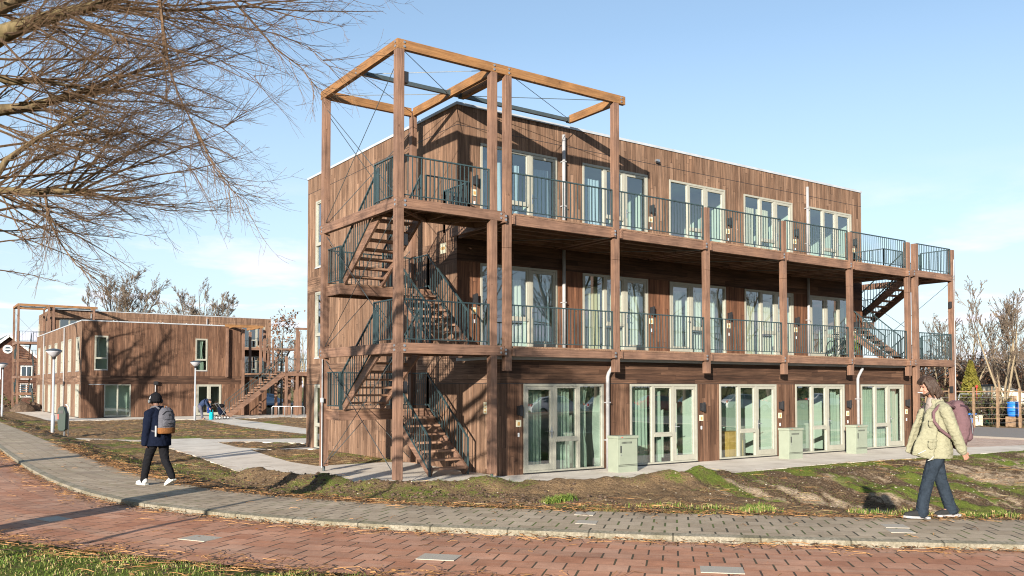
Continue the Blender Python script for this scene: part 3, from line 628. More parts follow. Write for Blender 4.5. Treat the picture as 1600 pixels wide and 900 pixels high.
gable_house('low tiled house seen between the legs of the far stair tower', (4.6,99,0), 7, 10, 2.9, 5.6, 'brick_far','roof_tile', ((-1.5,.8,1.2,1.5),(1.0,.8,1.6,1.5)))
# ================================================================ ground, road, pavements
NEAR = [(-9.62,70),(-9.65,40),(-9.66,22),(-9.70,10.06),(-9.76,4.17),(-9.72,-.06),(-9.52,-3.1),(-9.27,-4.75),(-8.98,-5.8),(-8.49,-7.0),(-7.9,-8.15),(-7.3,-9.1),(-6.52,-10.09),(-5.51,-11.21),(-4.62,-12.17),(-3.17,-13.62),(-1.75,-14.94),(.4,-16.8),(4,-19.6),(9,-23.0),(18,-28),(40,-38)]
def resample(P, step):
    P = np.array(P, float)
    for _ in range(3):                                    # corner cutting keeps the kerb a smooth curve
        Q = [P[0]]
        for a, b in zip(P[:-1], P[1:]): Q += [a*.75+b*.25, a*.25+b*.75]
        Q.append(P[-1]); P = np.array(Q)
    s = np.r_[0, np.cumsum(np.hypot(*np.diff(P, axis=0).T))]; t = np.arange(0, s[-1], step)
    return np.c_[np.interp(t, s, P[:,0]), np.interp(t, s, P[:,1])], t
NC, NS = resample(NEAR, .25)
tg = np.gradient(NC, axis=0); tg /= np.hypot(tg[:,0], tg[:,1])[:,None]; NN = np.c_[-tg[:,1], tg[:,0]]       # normal to the building side
SWW = np.interp(NC[:,1], [-14,-8,0], [1.86,1.75,1.52])
def strip(name, offs, zs, mats, kind='structure', uvoff=0.0):
    """sheet swept along the kerb line; offs are arrays or numbers measured from the kerb line"""
    m = MB(); cols = []
    for o_, z in zip(offs, zs): cols.append(np.c_[NC + NN*(np.broadcast_to(o_, len(NC))[:,None]), np.full(len(NC), z)])
    n = len(NC); uv = []
    for c, o_ in zip(cols, offs): m.v += [tuple(r) for r in c]; uv += list(zip(NS, np.broadcast_to(o_, n)))
    for k in range(len(cols)-1):
        for i in range(n-1): m.f.append((k*n+i, k*n+i+1, (k+1)*n+i+1, (k+1)*n+i)); m.mi.append(0)
    m.uv = uv; o = m.build(name, mats); o['kind'] = kind; return o
def tiles(name, lo, mid, hi, jc, mossy, tile=.30, along=.30, jw=.012, jr=.004):
    b = NB(name, .85, .25); uv = b.n('ShaderNodeUVMap').outputs[0]; u, v, _ = b.sepv(uv)
    vr = b.math('DIVIDE', v, tile); row = b.math('FLOOR', vr); fv = b.math('FRACT', vr)
    ur = b.math('ADD', b.math('DIVIDE', u, along), b.math('MULTIPLY', row, .5)); cu = b.math('FLOOR', ur); fu = b.math('FRACT', ur)
    wob = b.noise(b.tc.outputs['Object'], 2.2, 3)
    r = b.white(b.comb(cu, row, 2.0)); c = b.ramp(r, [(0, lo), (.5, mid), (1, hi)])
    sp = b.noise(b.tc.outputs['Object'], 190, 2, .6); big = b.noise(b.tc.outputs['Object'], .9, 5, .6); md = b.noise(b.tc.outputs['Object'], 9, 4, .6)
    c = b.mix(.55, c, b.ramp(sp, [(.3, (.55,.55,.55)), (.7, (1.4,1.4,1.4))]), 'MULTIPLY')
    c = b.mix(.7, c, b.ramp(big, [(.3, (.68,.66,.64)), (.55, (1,1,1)), (.75, (1.22,1.2,1.16))]), 'MULTIPLY')
    wear = b.noise(b.comb(b.math('MULTIPLY', u, .25), b.math('MULTIPLY', v, 2.2), 3.0), 1, 5, .6); c = b.mix(b.ramp(wear, [(.45, 0.0), (.70, .45)]), c, (.42,.33,.25))
    c = b.mix(.45, c, b.ramp(md, [(.3, (.7,.7,.7)), (.7, (1.2,1.2,1.2))]), 'MULTIPLY')
    au = b.math('ABSOLUTE', b.math('SUBTRACT', fu, .5)); av = b.math('ABSOLUTE', b.math('SUBTRACT', fv, .5))
    jx = b.math('MULTIPLY', b.math('GREATER_THAN', au, b.math('SUBTRACT', .5-jw/along, b.math('MULTIPLY', b.math('SUBTRACT', wob, .5), .03))), 1.0)
    jy = b.math('GREATER_THAN', av, .5-jr/tile)
    moss = b.ramp(b.noise(b.tc.outputs['Object'], 1.6, 4), [(.45, 0.0), (.6, mossy)])
    jcol = b.mix(moss, jc, (.10,.13,.025))
    c = b.mix(b.math('MULTIPLY', jy, .7), c, jcol); c = b.mix(b.math('MULTIPLY', jx, .95), c, jcol); b.col(c)
    b.bump(b.math('SUBTRACT', b.math('ADD', b.math('MULTIPLY', sp, .12), b.math('MULTIPLY', r, .25)), b.math('MAXIMUM', jx, jy)), .6, .006)
tiles('sidewalk_tiles', (.33,.252,.170), (.38,.297,.205), (.43,.342,.242), (.045,.04,.025), .9)
tiles('red_tiles', (.36,.158,.088), (.42,.195,.112), (.48,.25,.158), (.05,.035,.025), .15, .30, .31, .010, .003)
tiles('pink_tiles', (.48,.32,.24), (.56,.40,.31), (.62,.47,.37), (.2,.15,.1), .1, .2, .1, .004, .003)
b = NB('kerb_concrete', .85, .2); n1 = b.noise(b.tc.outputs['Object'], 30, 5, .7); n2 = b.noise(b.tc.outputs['Object'], 2.5, 4, .6); uvk = b.sepv(b.n('ShaderNodeUVMap').outputs[0])
kj = b.math('GREATER_THAN', b.math('ABSOLUTE', b.math('SUBTRACT', b.math('FRACT', b.math('ADD', uvk[0], .2)), .5)), .490)
c = b.mix(.8, b.ramp(n1, [(.3, (.12,.105,.075)), (.6, (.27,.24,.185)), (.75, (.36,.325,.265))]), b.ramp(n2, [(.35, (.55,.55,.45)), (.6, (1,1,1))]), 'MULTIPLY')
c = b.mix(b.math('MULTIPLY', kj, .85), c, (.05,.045,.03)); b.col(c); b.bump(b.math('SUBTRACT', n1, kj), .6, .008)
b = NB('pale_paving', .8, .2); x, y, z = b.sepv(b.tc.outputs['Object']); n1 = b.noise(b.tc.outputs['Object'], 60, 3); n2 = b.noise(b.tc.outputs['Object'], 1.1, 5, .65)
jn = b.math('MAXIMUM', b.math('GREATER_THAN', b.math('ABSOLUTE', b.math('SUBTRACT', b.math('FRACT', b.math('DIVIDE', x, .6)), .5)), .492), b.math('GREATER_THAN', b.math('ABSOLUTE', b.math('SUBTRACT', b.math('FRACT', b.math('DIVIDE', y, .6)), .5)), .492))
c = b.mix(.4, b.ramp(n2, [(.3, (.46,.40,.325)), (.5, (.60,.535,.45)), (.7, (.68,.615,.52))]), b.ramp(n1, [(.3, (.75,.75,.75)), (.7, (1.1,1.1,1.1))]), 'MULTIPLY')
b.col(b.mix(b.math('MULTIPLY', jn, .45), c, (.22,.2,.16))); b.bump(b.math('SUBTRACT', n1, jn), .3, .004)
b = NB('asphalt', .9, .2); n1 = b.noise(b.tc.outputs['Object'], 60, 3); b.col(b.ramp(n1, [(.3, (.17,.15,.13)), (.7, (.28,.25,.22))]))
SZ, RZ = .45, .37
strip('sidewalk', (.12, SWW*.5, SWW), (SZ, SZ, SZ-.01), 'sidewalk_tiles')
strip('kerb', (.0, .012, .118, .119), (RZ-.08, SZ-.012, SZ+.004, SZ-.05), 'kerb_concrete')
ROADW = np.interp(NC[:,1], [-16,-13,-8,-5], [2.62,2.5,2.36,2.62])
strip('road', (-ROADW, -ROADW*.5, .0), (RZ-.01, RZ+.012, RZ), 'red_tiles')
# paved surfaces around the buildings
PAVES = {
 'pavement_a': [(-3.92,18.3),(-4.27,11.95),(-4.41,8.65),(-4.66,5.51),(-4.86,2.92),(-4.77,1.49),(-4.29,-.09),(-3.75,-1.2),(-3.45,-2.5),(-3.0,-3.0),(-1.6,-3.3),(-.64,-3.7),(.1,-4.5),(1.2,-4.85),(2.7,-5.0),(5.3,-4.8),(9.3,-4.62),(13,-4.9),(19.4,-5.4),(30,-6.4),(60,-9),(60,-7.4),(30,-4.9),(21.7,-4.0),(18.4,-3.2),(18.4,0),(30,2),(18,2),(.02,2),(0,2.6),(-.5,3.1),(-2.6,3.1),(-2.75,4.7),(-2.5,7.3),(-2.1,10.4),(-2.1,11.6),(-1.9,14.9),(-1.7,18)],
 'path_b': [(-2.1,10.4),(-.1,9.25),(.5,9.2),(.5,10.5),(-.1,10.25),(-1.4,10.0),(-2.1,11.6)],
 'path_c': [(-1.9,14.9),(-.6,14.5),(2,10.9),(6,10.5),(6,14),(-.2,16.3),(-1.7,17.4)],
 'path_d': [(-6.9,22.6),(-3.95,18.25),(-4.1,17.1),(-6.7,20.9)],
 'path_e': [(6.4,40.1),(6.0,33.2),(5.3,23.7),(5.0,14),(3.6,14),(3.2,19),(3.0,24.5),(3.3,29.7),(4.3,39.6)],
 'path_f': [(-4.4,46.4),(-1.9,46.69),(11.2,46.69),(24,46.69),(24,40),(13,38.8),(6.4,39.9),(4.3,39.4),(.5,41.6),(-3.2,42.1),(-4.4,42.6)],
 'path_g': [(-2.0,46.7),(-2.0,72),(-2.0,80),(-4.0,80),(-4.3,60),(-4.3,46.4)],
}
def poly_sd(px, py, poly):
    P = np.array(poly); inside = np.zeros(px.shape, bool); d = np.full(px.shape, 1e9)
    for a, b in zip(P, np.roll(P, -1, axis=0)):
        cond = ((a[1] > py) != (b[1] > py)); dy = b[1]-a[1]
        with np.errstate(divide='ignore', invalid='ignore'): xi = (b[0]-a[0])*(py-a[1])/(dy if dy else 1e-9)+a[0]
        inside ^= cond & (px < xi)
        e = b-a; t = np.clip(((px-a[0])*e[0]+(py-a[1])*e[1])/(e@e+1e-12), 0, 1); d = np.minimum(d, np.hypot(px-a[0]-t*e[0], py-a[1]-t*e[1]))
    return np.where(inside, -d, d)
for nm, poly in PAVES.items():
    m = MB(); m.prism(poly, -.06, .0 + (.0 if nm == 'pavement_a' else -.004*(ord(nm[-1])-97))); o = m.build('pavement' if nm == 'pavement_a' else 'path', 'pale_paving'); o['kind'] = 'structure'
m = MB(); m.box(18.45,25.9,-3.95,40,-.06,-.012); m.box(25.7,60,-14,-6.6,-.06,-.02); m.uv = [(v[0],v[1]) for v in m.v]; o = m.build('parking_area','pink_tiles'); o['kind'] = 'structure'
m = MB(); m.box(25.9,36.0,-40,90,-.06,-.006); o = m.build('side_road','asphalt'); o['kind'] = 'structure'
m = MB()
for k in range(12): m.box(25.7,25.9,-12+k*4.2,-12+k*4.2+3.6,-.05,.07)
o = m.build('kerb','asphalt'); o['kind'] = 'structure'
# ---- terrain
def near_d(px, py):
    """signed distance to the kerb line, positive towards the building"""
    P = NC[::2]; N_ = NN[::2]; best = np.full(px.shape, 1e9); sd_ = np.zeros(px.shape); w_ = np.zeros(px.shape)
    for p, n_, sw_ in zip(P, N_, SWW[::2]):
        d = (px-p[0])**2+(py-p[1])**2; k = d < best; best = np.where(k, d, best); sd_ = np.where(k, (px-p[0])*n_[0]+(py-p[1])*n_[1], sd_); w_ = np.where(k, sw_, w_)
    return np.where(np.sqrt(best) > 3, np.sign(sd_)*np.sqrt(best), sd_), w_
def smooth(a, b, x): t = np.clip((x-a)/(b-a), 0, 1); return t*t*(3-2*t)
class VN:
    """value noise on arrays"""
    def __init__(s, seed): s.g = np.random.default_rng(seed).random((256,256))
    def __call__(s, x, y):
        xi = np.floor(x).astype(int); yi = np.floor(y).astype(int); fx = x-xi; fy = y-yi; fx = fx*fx*(3-2*fx); fy = fy*fy*(3-2*fy)
        g = s.g; a = g[xi&255,yi&255]; b = g[(xi+1)&255,yi&255]; c = g[xi&255,(yi+1)&255]; d = g[(xi+1)&255,(yi+1)&255]
        return (a*(1-fx)+b*fx)*(1-fy)+(c*(1-fx)+d*fx)*fy
vn = VN(3)
def fbm(x, y, f, o=4): return sum(vn(x*f*2**k+17*k, y*f*2**k+31*k)*.5**k for k in range(o))/sum(.5**k for k in range(o))
def terrain(px, py):
    sdn, sw_ = near_d(px, py); pd = np.full(px.shape, 1e9)
    for poly in PAVES.values(): pd = np.minimum(pd, poly_sd(px, py, poly))
    pd = np.minimum(pd, poly_sd(px, py, [(18.4,-3.9),(60,-3.9),(60,-14),(25.5,-14),(25.5,-6.3),(36,-6.3),(36,90),(18.4,90)]))
    pd = np.minimum(pd, poly_sd(px, py, [(0,-2.1),(18.2,-2.1),(18.2,10.4),(0,10.4)]))
    s = sdn - sw_                                          # distance beyond the sidewalk
    z = SZ-.02 - (SZ-.02)*smooth(.15, 2.3, s)
    big = fbm(px, py, .55)-.5; fine = fbm(px, py, 3.1, 4)-.5
    edge = smooth(0, .45, pd)*smooth(0, .25, s)
    # ditch between sidewalk and paving on the right
    dm = smooth(.8, 3.4, px + .25*py + 3.0 - .0)*smooth(-8.6,-9.4, py + .0*px) if False else smooth(1.6, 4.2, px - .0)*smooth(0,.3,s)
    wd = s + np.maximum(pd, 0); t = np.clip(s/np.maximum(wd, .01), 0, 1)
    deep = np.clip(wd*.42, 0, 1.65)
    prof = np.where(t < .42, smooth(.08, .42, t), 1-smooth(.42, 1.0, t)**.8)
    ditch = -deep*prof*(.85+.5*(fbm(px,py,.8)-.5)) * dm * (pd > 0) * (py < 0)
    mound = .22*np.exp(-((pd-.55)/.45)**2)*smooth(-7.5,-6.0,px)*(1-smooth(3.0,5.5,px))*(py < 1)*(.4+1.2*fbm(px,py,.9))
    gul = (fbm(px*.9+3, py*2.2, 1.0, 3)-.5)*.28*dm*(py < 0)*smooth(.25,.9,pd)*smooth(.3,1.0,s)
    z = z + edge*(big*.16 + fine*.17) + ditch + mound*edge + gul
    z = np.where(s < 0, RZ-.12, z); z = np.where(pd < .0, np.minimum(z, -.05), z); z = np.where((pd >= 0)&(pd < .12)&(s > .2), np.minimum(z, .02 + .3*pd), z)
    outer = -sdn - np.interp(py, [-16,-13,-8,-5], [2.62,2.5,2.36,2.62])
    z = np.where(outer > 0, RZ-.01+.05*smooth(0,.5,outer)+.04*(fbm(px,py,2.0)-.5), z)
    far_ = smooth(60, 120, np.hypot(px, py)); z = z*(1-far_) - .1*far_
    return z, s, pd, outer, dm
def axis(a, b, lo, hi, fine, grow=1.12):
    c = list(np.arange(a, b, fine)); st = fine
    while c[-1] < hi: st *= grow; c.append(c[-1]+st)
    st = fine
    while c[0] > lo: st *= grow; c.insert(0, c[0]-st)
    return np.array(c)
gx = axis(-12.5, 16, -900, 1200, .10, 1.07); gy = axis(-17.5, 8, -900, 1500, .10, 1.07)
GX, GY = np.meshgrid(gx, gy); GZ, GS, GP, GO, GD = terrain(GX, GY)
me = bpy.data.meshes.new('ground'); nx, ny = len(gx), len(gy)
vv = np.c_[GX.ravel(), GY.ravel(), GZ.ravel()]; idx = np.arange(nx*ny).reshape(ny, nx)
ff = np.c_[idx[:-1,:-1].ravel(), idx[:-1,1:].ravel(), idx[1:,1:].ravel(), idx[1:,:-1].ravel()]
me.vertices.add(len(vv)); me.vertices.foreach_set('co', vv.ravel()); me.loops.add(ff.size); me.loops.foreach_set('vertex_index', ff.ravel()); me.polygons.add(len(ff))
me.polygons.foreach_set('loop_start', np.arange(0, ff.size, 4)); me.polygons.foreach_set('loop_total', np.full(len(ff), 4)); me.update(calc_edges=True)
me.polygons.foreach_set('use_smooth', np.ones(len(ff), bool))
# what grows where: r = grass or moss, g = bare pale sand
gn = fbm(GX, GY, .45, 4); gr = np.clip((gn-.47)*4+.35, 0, 1)*.75
gr = np.where(GO > 0, .95, gr); ditchz = (GD > .4)&(GY < 0)&(GP > 0)&(GS > 0)
top = np.exp(-(np.maximum(GP,0)/.50)**2); gr = np.where(ditchz, np.clip(top*1.15 + (fbm(GX*1.8+GY*.5,GY*.6,.7)-.34)*3.0, 0, .95), gr)
gr = np.where(ditchz & (GS < .45), .6, gr); sand = np.where(ditchz, np.clip((fbm(GX*2.6+GY*.8+9,GY*.7,.7)-.48)*3.6*smooth(.3,1.3,GP)+.30*smooth(.9,2.4,GP)+.6*smooth(11,16,GX)*smooth(.4,1.3,GP), 0, .85), 0)
gr = np.where(np.hypot(GX-4, GY-10) > 60, .8, gr); gr = np.where((GX > 36)&(GX < 40), .75, gr)
gr = np.where((GY > 12)&(GY < 46)&(GX < 20)&(GX > -9), np.clip((fbm(GX*.6,GY*1.6,.6,4)-.40)*3.4,0,.9), gr)
ca = me.color_attributes.new('cover', 'FLOAT_COLOR', 'POINT'); ca.data.foreach_set('color', np.c_[gr.ravel(), sand.ravel(), np.where(ditchz, .9, .1).ravel(), np.ones(nx*ny)].astype(np.float32).ravel())
b = NB('earth', .95, .08); at = b.n('ShaderNodeAttribute'); at.attribute_name = 'cover'; ag, as_, ad = b.sepv(at.outputs['Color']); o_ = b.tc.outputs['Object']
n0 = b.noise(o_, 3.2, 6, .7); n1 = b.noise(o_, 22, 5, .7); n2 = b.noise(o_, 75, 3, .7); nb = b.noise(o_, .6, 4)
dirt = b.ramp(n1, [(.30, (.030,.020,.013)), (.45, (.115,.075,.046)), (.58, (.24,.165,.10)), (.72, (.46,.34,.22))])
straw = b.ramp(n2, [(.35, (.11,.068,.035)), (.55, (.34,.22,.115)), (.70, (.56,.42,.25))])
dirt = b.mix(b.math('MULTIPLY', b.ramp(n0, [(.38, .1), (.58, .85)]), b.math('SUBTRACT', 1.0, ad)), dirt, straw)
dirt = b.mix(b.math('MULTIPLY', ad, b.ramp(nb, [(.40, .75), (.62, .25)])), dirt, b.mix(.6, dirt, (.030,.020,.014)))
grs = b.ramp(n2, [(.28, (.045,.065,.012)), (.5, (.12,.165,.025)), (.72, (.24,.29,.06))]); grs = b.mix(b.ramp(nb, [(.4, 0.0), (.7, .5)]), grs, (.20,.19,.05))
sandc = b.ramp(n1, [(.3, (.22,.155,.10)), (.5, (.42,.315,.21)), (.7, (.62,.50,.37))])
c = b.mix(b.math('MULTIPLY', b.math('SUBTRACT', b.math('ADD', as_, b.math('MULTIPLY', b.math('SUBTRACT', n0, .5), 2.2)), .45), 2.4, clamp=True), dirt, sandc)
c = b.mix(b.math('MULTIPLY', b.math('SUBTRACT', b.math('ADD', ag, b.math('MULTIPLY', b.math('SUBTRACT', b.math('ADD', b.math('MULTIPLY', n0, .6), b.math('MULTIPLY', n1, .4)), .5), 2.4)), .62), 3.0, clamp=True), c, grs)
b.col(c); b.bump(b.math('ADD', n0, b.math('MULTIPLY', n1, .8)), 1.0, .12)
me.materials.append(M['earth']); g_ = bpy.data.objects.new('ground', me); link(g_); g_['kind'] = 'structure'
# the pale marker tiles let into the road and the sidewalk
b = NB('marker_tile', .8, .2); b.col(b.ramp(b.noise(b.tc.outputs['Object'], 90, 3), [(.3, (.30,.265,.215)), (.7, (.42,.375,.31))]))
def marker(u, v, z, lu=.42, lv=.30):
    p = ground_pt(u, v, z); k = int(np.argmin((NC[:,0]-p.x)**2+(NC[:,1]-p.y)**2)); t = Vector((*tg[k],0)); n = Vector((*NN[k],0)); m = MB()
    m.bar(p-t*lu/2, p+t*lu/2, lv, .008); o = m.build('road_marking','marker_tile'); o['kind'] = 'structure'
marker(313,841,RZ+.012); marker(686,870.5,RZ+.012); marker(1128,890.5,RZ+.012); marker(84,811,RZ+.01)
marker(914,802.5,SZ+.002,.26,.28); marker(917,816,SZ+.002,.26,.28); marker(1398,822,SZ+.002,.28,.28); marker(1406,829.5,SZ+.002,.28,.28)
# ================================================================ trees and hedges
def bark(name, lo, hi, tint=None):
    b = NB(name, .9, .15); n = b.noise(b.mapp(b.tc.outputs['Object'], (7,7,2)), 3, 6, .7); n2 = b.noise(b.tc.outputs['Object'], 1.3, 4)
    c = b.ramp(n, [(.3, lo), (.7, hi)]); c = b.mix(b.ramp(n2, [(.4, 0.0), (.7, .5)]), c, tint or hi); b.col(c); b.bump(n, .7, .03)
bark('bark_willow', (.045,.030,.020), (.20,.145,.080), (.155,.13,.05))
bark('twig_willow', (.075,.048,.031), (.20,.122,.066), (.11,.072,.052))
bark('bark_grey', (.06,.050,.038), (.20,.165,.12)); bark('twig_brown', (.09,.070,.054), (.19,.150,.115))
bark('bark_pale', (.15,.115,.07), (.31,.25,.165)); bark('twig_pale', (.11,.085,.06), (.22,.17,.12), (.14,.09,.075))
bark('twig_dark', (.04,.03,.024), (.11,.08,.06))
def leafmat(name, lo, hi):
    b = NB(name, .8, .15); b.col(b.ramp(b.noise(b.tc.outputs['Object'], 1.4, 5, .7), [(.35, lo), (.65, hi)]))
leafmat('dry_leaf', (.09,.045,.028), (.22,.12,.07)); leafmat('conifer_gold', (.07,.07,.015), (.20,.17,.03)); leafmat('hedge_leaf', (.035,.05,.012), (.11,.12,.035)); leafmat('holly_leaf', (.02,.04,.012), (.07,.10,.03))
class Segs:
    def __init__(s): s.a = []
    def add(s, p, q, r0, r1): s.a.append((p[0],p[1],p[2],q[0],q[1],q[2],r0,r1))
    def emit(s, mb, n=3):
        if not s.a: return
        A = np.array(s.a); P, Q, r0, r1 = A[:,:3], A[:,3:6], A[:,6], A[:,7]; d = Q-P; L = np.linalg.norm(d, axis=1)+1e-9; d /= L[:,None]
        ref = np.where(np.abs(d[:,2:3]) > .8, np.array([[1.,0,0]]), np.array([[0,0,1.]])); u = np.cross(d, ref); u /= np.linalg.norm(u, axis=1)[:,None]; w = np.cross(d, u)
        k0 = len(mb.v); V = np.empty((len(A), 2*n, 3)); Q = Q + d*(r1[:,None]*.5)
        for j in range(n):
            c, sn = math.cos(2*PI*j/n), math.sin(2*PI*j/n); o = u*c+w*sn; V[:,j] = P+o*r0[:,None]; V[:,n+j] = Q+o*r1[:,None]
        mb.v += V.reshape(-1,3).tolist(); base = k0+np.arange(len(A))*2*n
        for j in range(n):
            j2 = (j+1)%n; F = np.c_[base+j, base+j2, base+n+j2, base+n+j]; mb.f += F.tolist()
        mb.mi += [mb.cur]*(len(A)*n)
def rv(s=1.0): return Vector((random.gauss(0,s), random.gauss(0,s), random.gauss(0,s)))
TW = .0014
def grow(sg, p, d, L, r, lv, spec, thick, bias=None):
    """one branch with its side branches; spec[lv] = (segments, wander, up, children, child length, angle)"""
    ns, wan, up, nc, cl, ang = spec[lv]; st = L/ns; p = Vector(p); d = Vector(d).normalized(); pts = [p.copy()]; last = lv == len(spec)-1
    kids = sorted(random.uniform(.18, .98) for _ in range(nc)); ki = 0
    for i in range(ns):
        d = (d + rv(wan) + Vector((0,0,up))/ns + (bias/ns if bias is not None else Vector((0,0,0)))).normalized(); q = p+d*st
        ra, rb = r*(1-.82*i/ns), r*(1-.82*(i+1)/ns)
        (thick if ra > .035 else sg).add(p, q, max(ra,TW), max(rb,TW*.75))
        while ki < nc and kids[ki] <= (i+1)/ns:
            if not last:
                t = kids[ki]; ax = d.cross(rv()).normalized(); a = R(random.uniform(*ang)); dd = Quaternion(ax, a) @ d
                grow(sg, p.lerp(q, t*ns-i), dd, L*cl*random.uniform(.6,1.15)*(1.15-.55*t), max(rb*.62, TW), lv+1, spec, thick, bias)
            ki += 1
        p = q; pts.append(p.copy())
    return pts
def bare_tree(label, loc, h, spec, r=.2, mats=('bark_grey','twig_brown'), stems=1, spread=.35, group=None, name='bare_tree', trunk_h=.3, leaves=None, cat='tree'):
    t = thing(name, label, cat, loc, 0, group); B = Vector(loc); th = Segs(); sg = Segs(); th_ = trunk_h*h
    m = MB(); m.tube([B+Vector((0,0,-.3)), B+Vector((0,0,.1)), B+Vector((.02,.03,th_*.6)), B+Vector((0,0,th_))], [r*1.5, r*1.15, r, r*.9], 10)
    for k in range(stems):
        a = 2*PI*(k+random.random()*.5)/stems; s_ = spread*random.uniform(.6,1.2) if stems > 1 else .05
        d = Vector((math.cos(a)*s_, math.sin(a)*s_, 1)); grow(sg, B+Vector((0,0,th_*random.uniform(.8,1))), d, (h-th_)*random.uniform(.85,1.03), r*(.75 if stems > 1 else .9), 0, spec, th)
    th.emit(m, 7); m.build('trunk', mats[0], t, smooth=True)
    tw = MB(); sg.emit(tw, 3); tw.build('crown', mats[1], t)
    if leaves:
        lm = MB(); size, prob, mt = leaves
        for a in sg.a:
            if random.random() < prob: leaf(lm, Vector(a[3:6])+rv(size*.5), size*random.uniform(.6,1.3))
        lm.build('foliage', mt, t)
    return t
def leaf(m, p, s):
    a = rv().normalized(); b_ = a.cross(rv()).normalized(); k = len(m.v); w = a.cross(b_)*.15*s
    m.v += [tuple(p-a*s*.5), tuple(p+b_*s*.3+w), tuple(p+a*s*.5), tuple(p-b_*s*.3+w)]; m.f += [(k,k+1,k+2),(k,k+2,k+3)]; m.mi += [m.cur]*2
# ---- the willow whose limbs hang into the picture from the left
random.seed(21)
wl_base = (-13.0,-8.2,.3); wt = thing('willow_tree', 'bare willow with long reddish twigs reaching in from the left over the pavement', 'tree', wl_base)
trunk = MB(); W0 = Vector(wl_base); trunk.tube([W0+Vector((0,0,-.4)), W0+Vector((0,0,.2)), W0+Vector((.1,0,1.6)), W0+Vector((0,.1,3.4)), W0+Vector((-.2,.3,5.2)), W0+Vector((-.1,.2,7.5))], [.42,.30,.26,.24,.20,.10], 12)
limbs_px = [ # (pixel x, pixel y, depth, radius)
 [(-30,75,8.3,.095),(10,50,8.3,.082),(60,32,8.4,.068),(110,18,8.5,.052),(150,8,8.6,.045),(250,-30,8.8,.03)],
 [(-60,40,9.3,.10),(0,12,9.4,.085),(40,-10,9.5,.07),(90,-40,9.6,.05)],
 [(-40,180,8.6,.07),(0,172,8.7,.06),(40,168,8.8,.05),(80,158,8.8,.045),(120,146,8.9,.03),(180,126,9.1,.016),(250,96,9.4,.008)],
 [(-40,302,8.2,.040),(0,297,8.2,.036),(50,300,8.25,.034),(100,298,8.3,.032),(143,299,8.3,.026)],
 [(-40,330,7.6,.035),(10,250,7.8,.028),(60,215,7.9,.02),(140,175,8.0,.012)],
 [(-40,110,7.9,.05),(20,128,8.0,.035),(70,125,8.1,.022),(130,140,8.2,.012)]]
th = Segs(); sg = Segs(); RV_ = Vector((math.sin(YAW), -math.cos(YAW), 0)); FV = Vector((math.cos(YAW), math.sin(YAW), 0)); UV_ = Vector((0,0,1))
SP = [(9,.085,.15,10,.36,(16,44)), (6,.10,.10,6,.42,(18,42)), (4,.10,.05,0,0,(0,0))]
SP1 = [(11,.05,.12,15,.23,(18,46)), (6,.09,.10,5,.45,(18,42)), (4,.10,.05,0,0,(0,0))]
roots = [Vector((-13.0,-8.1,4.6)), Vector((-13.1,-8.0,5.6)), Vector((-13,-8.1,4.0)), Vector((-13,-8.2,3.3)), Vector((-13,-8.2,3.0)), Vector((-13,-8.1,4.4))]
def fan(px, py, dep, ax, ay, L, r, sp=SP1, az=0.0, bias=None):
    """a long branch starting at a picture point and heading along (ax right, ay up)"""
    grow(sg, unproj(px,py,dep), RV_*ax+UV_*ay+FV*az, L, r, 0, sp, th, bias)
for lp, rt in zip(limbs_px, roots):
    P = [unproj(u,v,d) for u,v,d,_ in lp]; rr = [q[3] for q in lp]
    trunk.tube([rt, rt.lerp(P[0],.5)+Vector((0,0,.1))]+P, [rr[0]*1.25, rr[0]*1.1]+rr, 8)
    for i in range(len(P)-1):
        n_ = 7 if rr[i] > .03 else 5
        for _ in range(n_):
            t = random.random(); p = P[i].lerp(P[i+1], t); a = random.uniform(-.75,.95)
            d = RV_*random.uniform(.5,1.0) + UV_*a*.6 + FV*random.gauss(0,.3)
            grow(sg, p, d, random.uniform(.7,1.9), random.uniform(.006,.013), 0, SP, th)
B_ = [ (150,8,8.6,1,-.12,2.9,.020),(150,10,8.5,1,-.02,3.1,.018),(250,0,8.4,.16,-1,1.0,.022),(100,20,8.3,.95,-.45,2.2,.016),(180,0,8.5,1,-.22,2.3,.016),(320,-25,8.6,1,-.45,1.6,.014),
 (110,297,8.2,.55,.75,1.2,.016),(125,298,8.2,.9,.45,1.5,.016),(115,297,8.2,.75,.6,1.5,.014),(135,299,8.2,1,.22,1.6,.013),(100,297,8.2,.3,.8,1.2,.014),(143,299,8.3,1,.05,.9,.010),
 (120,146,8.9,1,.15,2.0,.014),(90,156,8.8,1,-.1,2.0,.014),(60,165,8.8,1,-.3,2.0,.014),(130,140,8.7,1,.4,1.9,.013),(20,170,8.5,.9,-.5,1.7,.013),(-10,200,8.3,1,-.35,1.9,.014),(-10,230,8.1,1,.1,2.1,.014),
 (0,300,8.2,.5,-.9,.8,.010),(-20,330,8.4,1,-.25,1.3,.012),(-20,350,8.4,1,-.45,1.1,.010),(60,300,8.2,.25,-1,.6,.008),(-20,380,8.3,1,.1,1.1,.010),(-20,420,8.5,1,-.1,.8,.008),(-20,300,8.0,.9,-.65,1.3,.010),(80,300,8.2,.9,-.5,.9,.008),(-20,360,8.0,1,-.02,1.2,.010),
 (40,30,8.0,1,-.75,1.9,.013),(0,60,7.8,.8,-.9,1.9,.013),(70,28,8.6,.8,-.7,1.7,.012),(0,0,9.3,1,.1,2.6,.016),(60,-20,9.3,1,-.25,2.6,.016),(120,-30,9.2,1,-.4,2.4,.015),(200,-40,9.0,1,-.4,2.2,.014),(-20,120,8.0,1,-.2,2.3,.014),(-20,90,8.2,1,-.05,2.4,.015),
 (-10,270,8.0,1,.3,1.8,.012),(0,250,8.4,1,.5,1.7,.012),(-20,140,8.6,1,.1,2.4,.015),(30,160,8.4,1,.0,2.0,.013)]
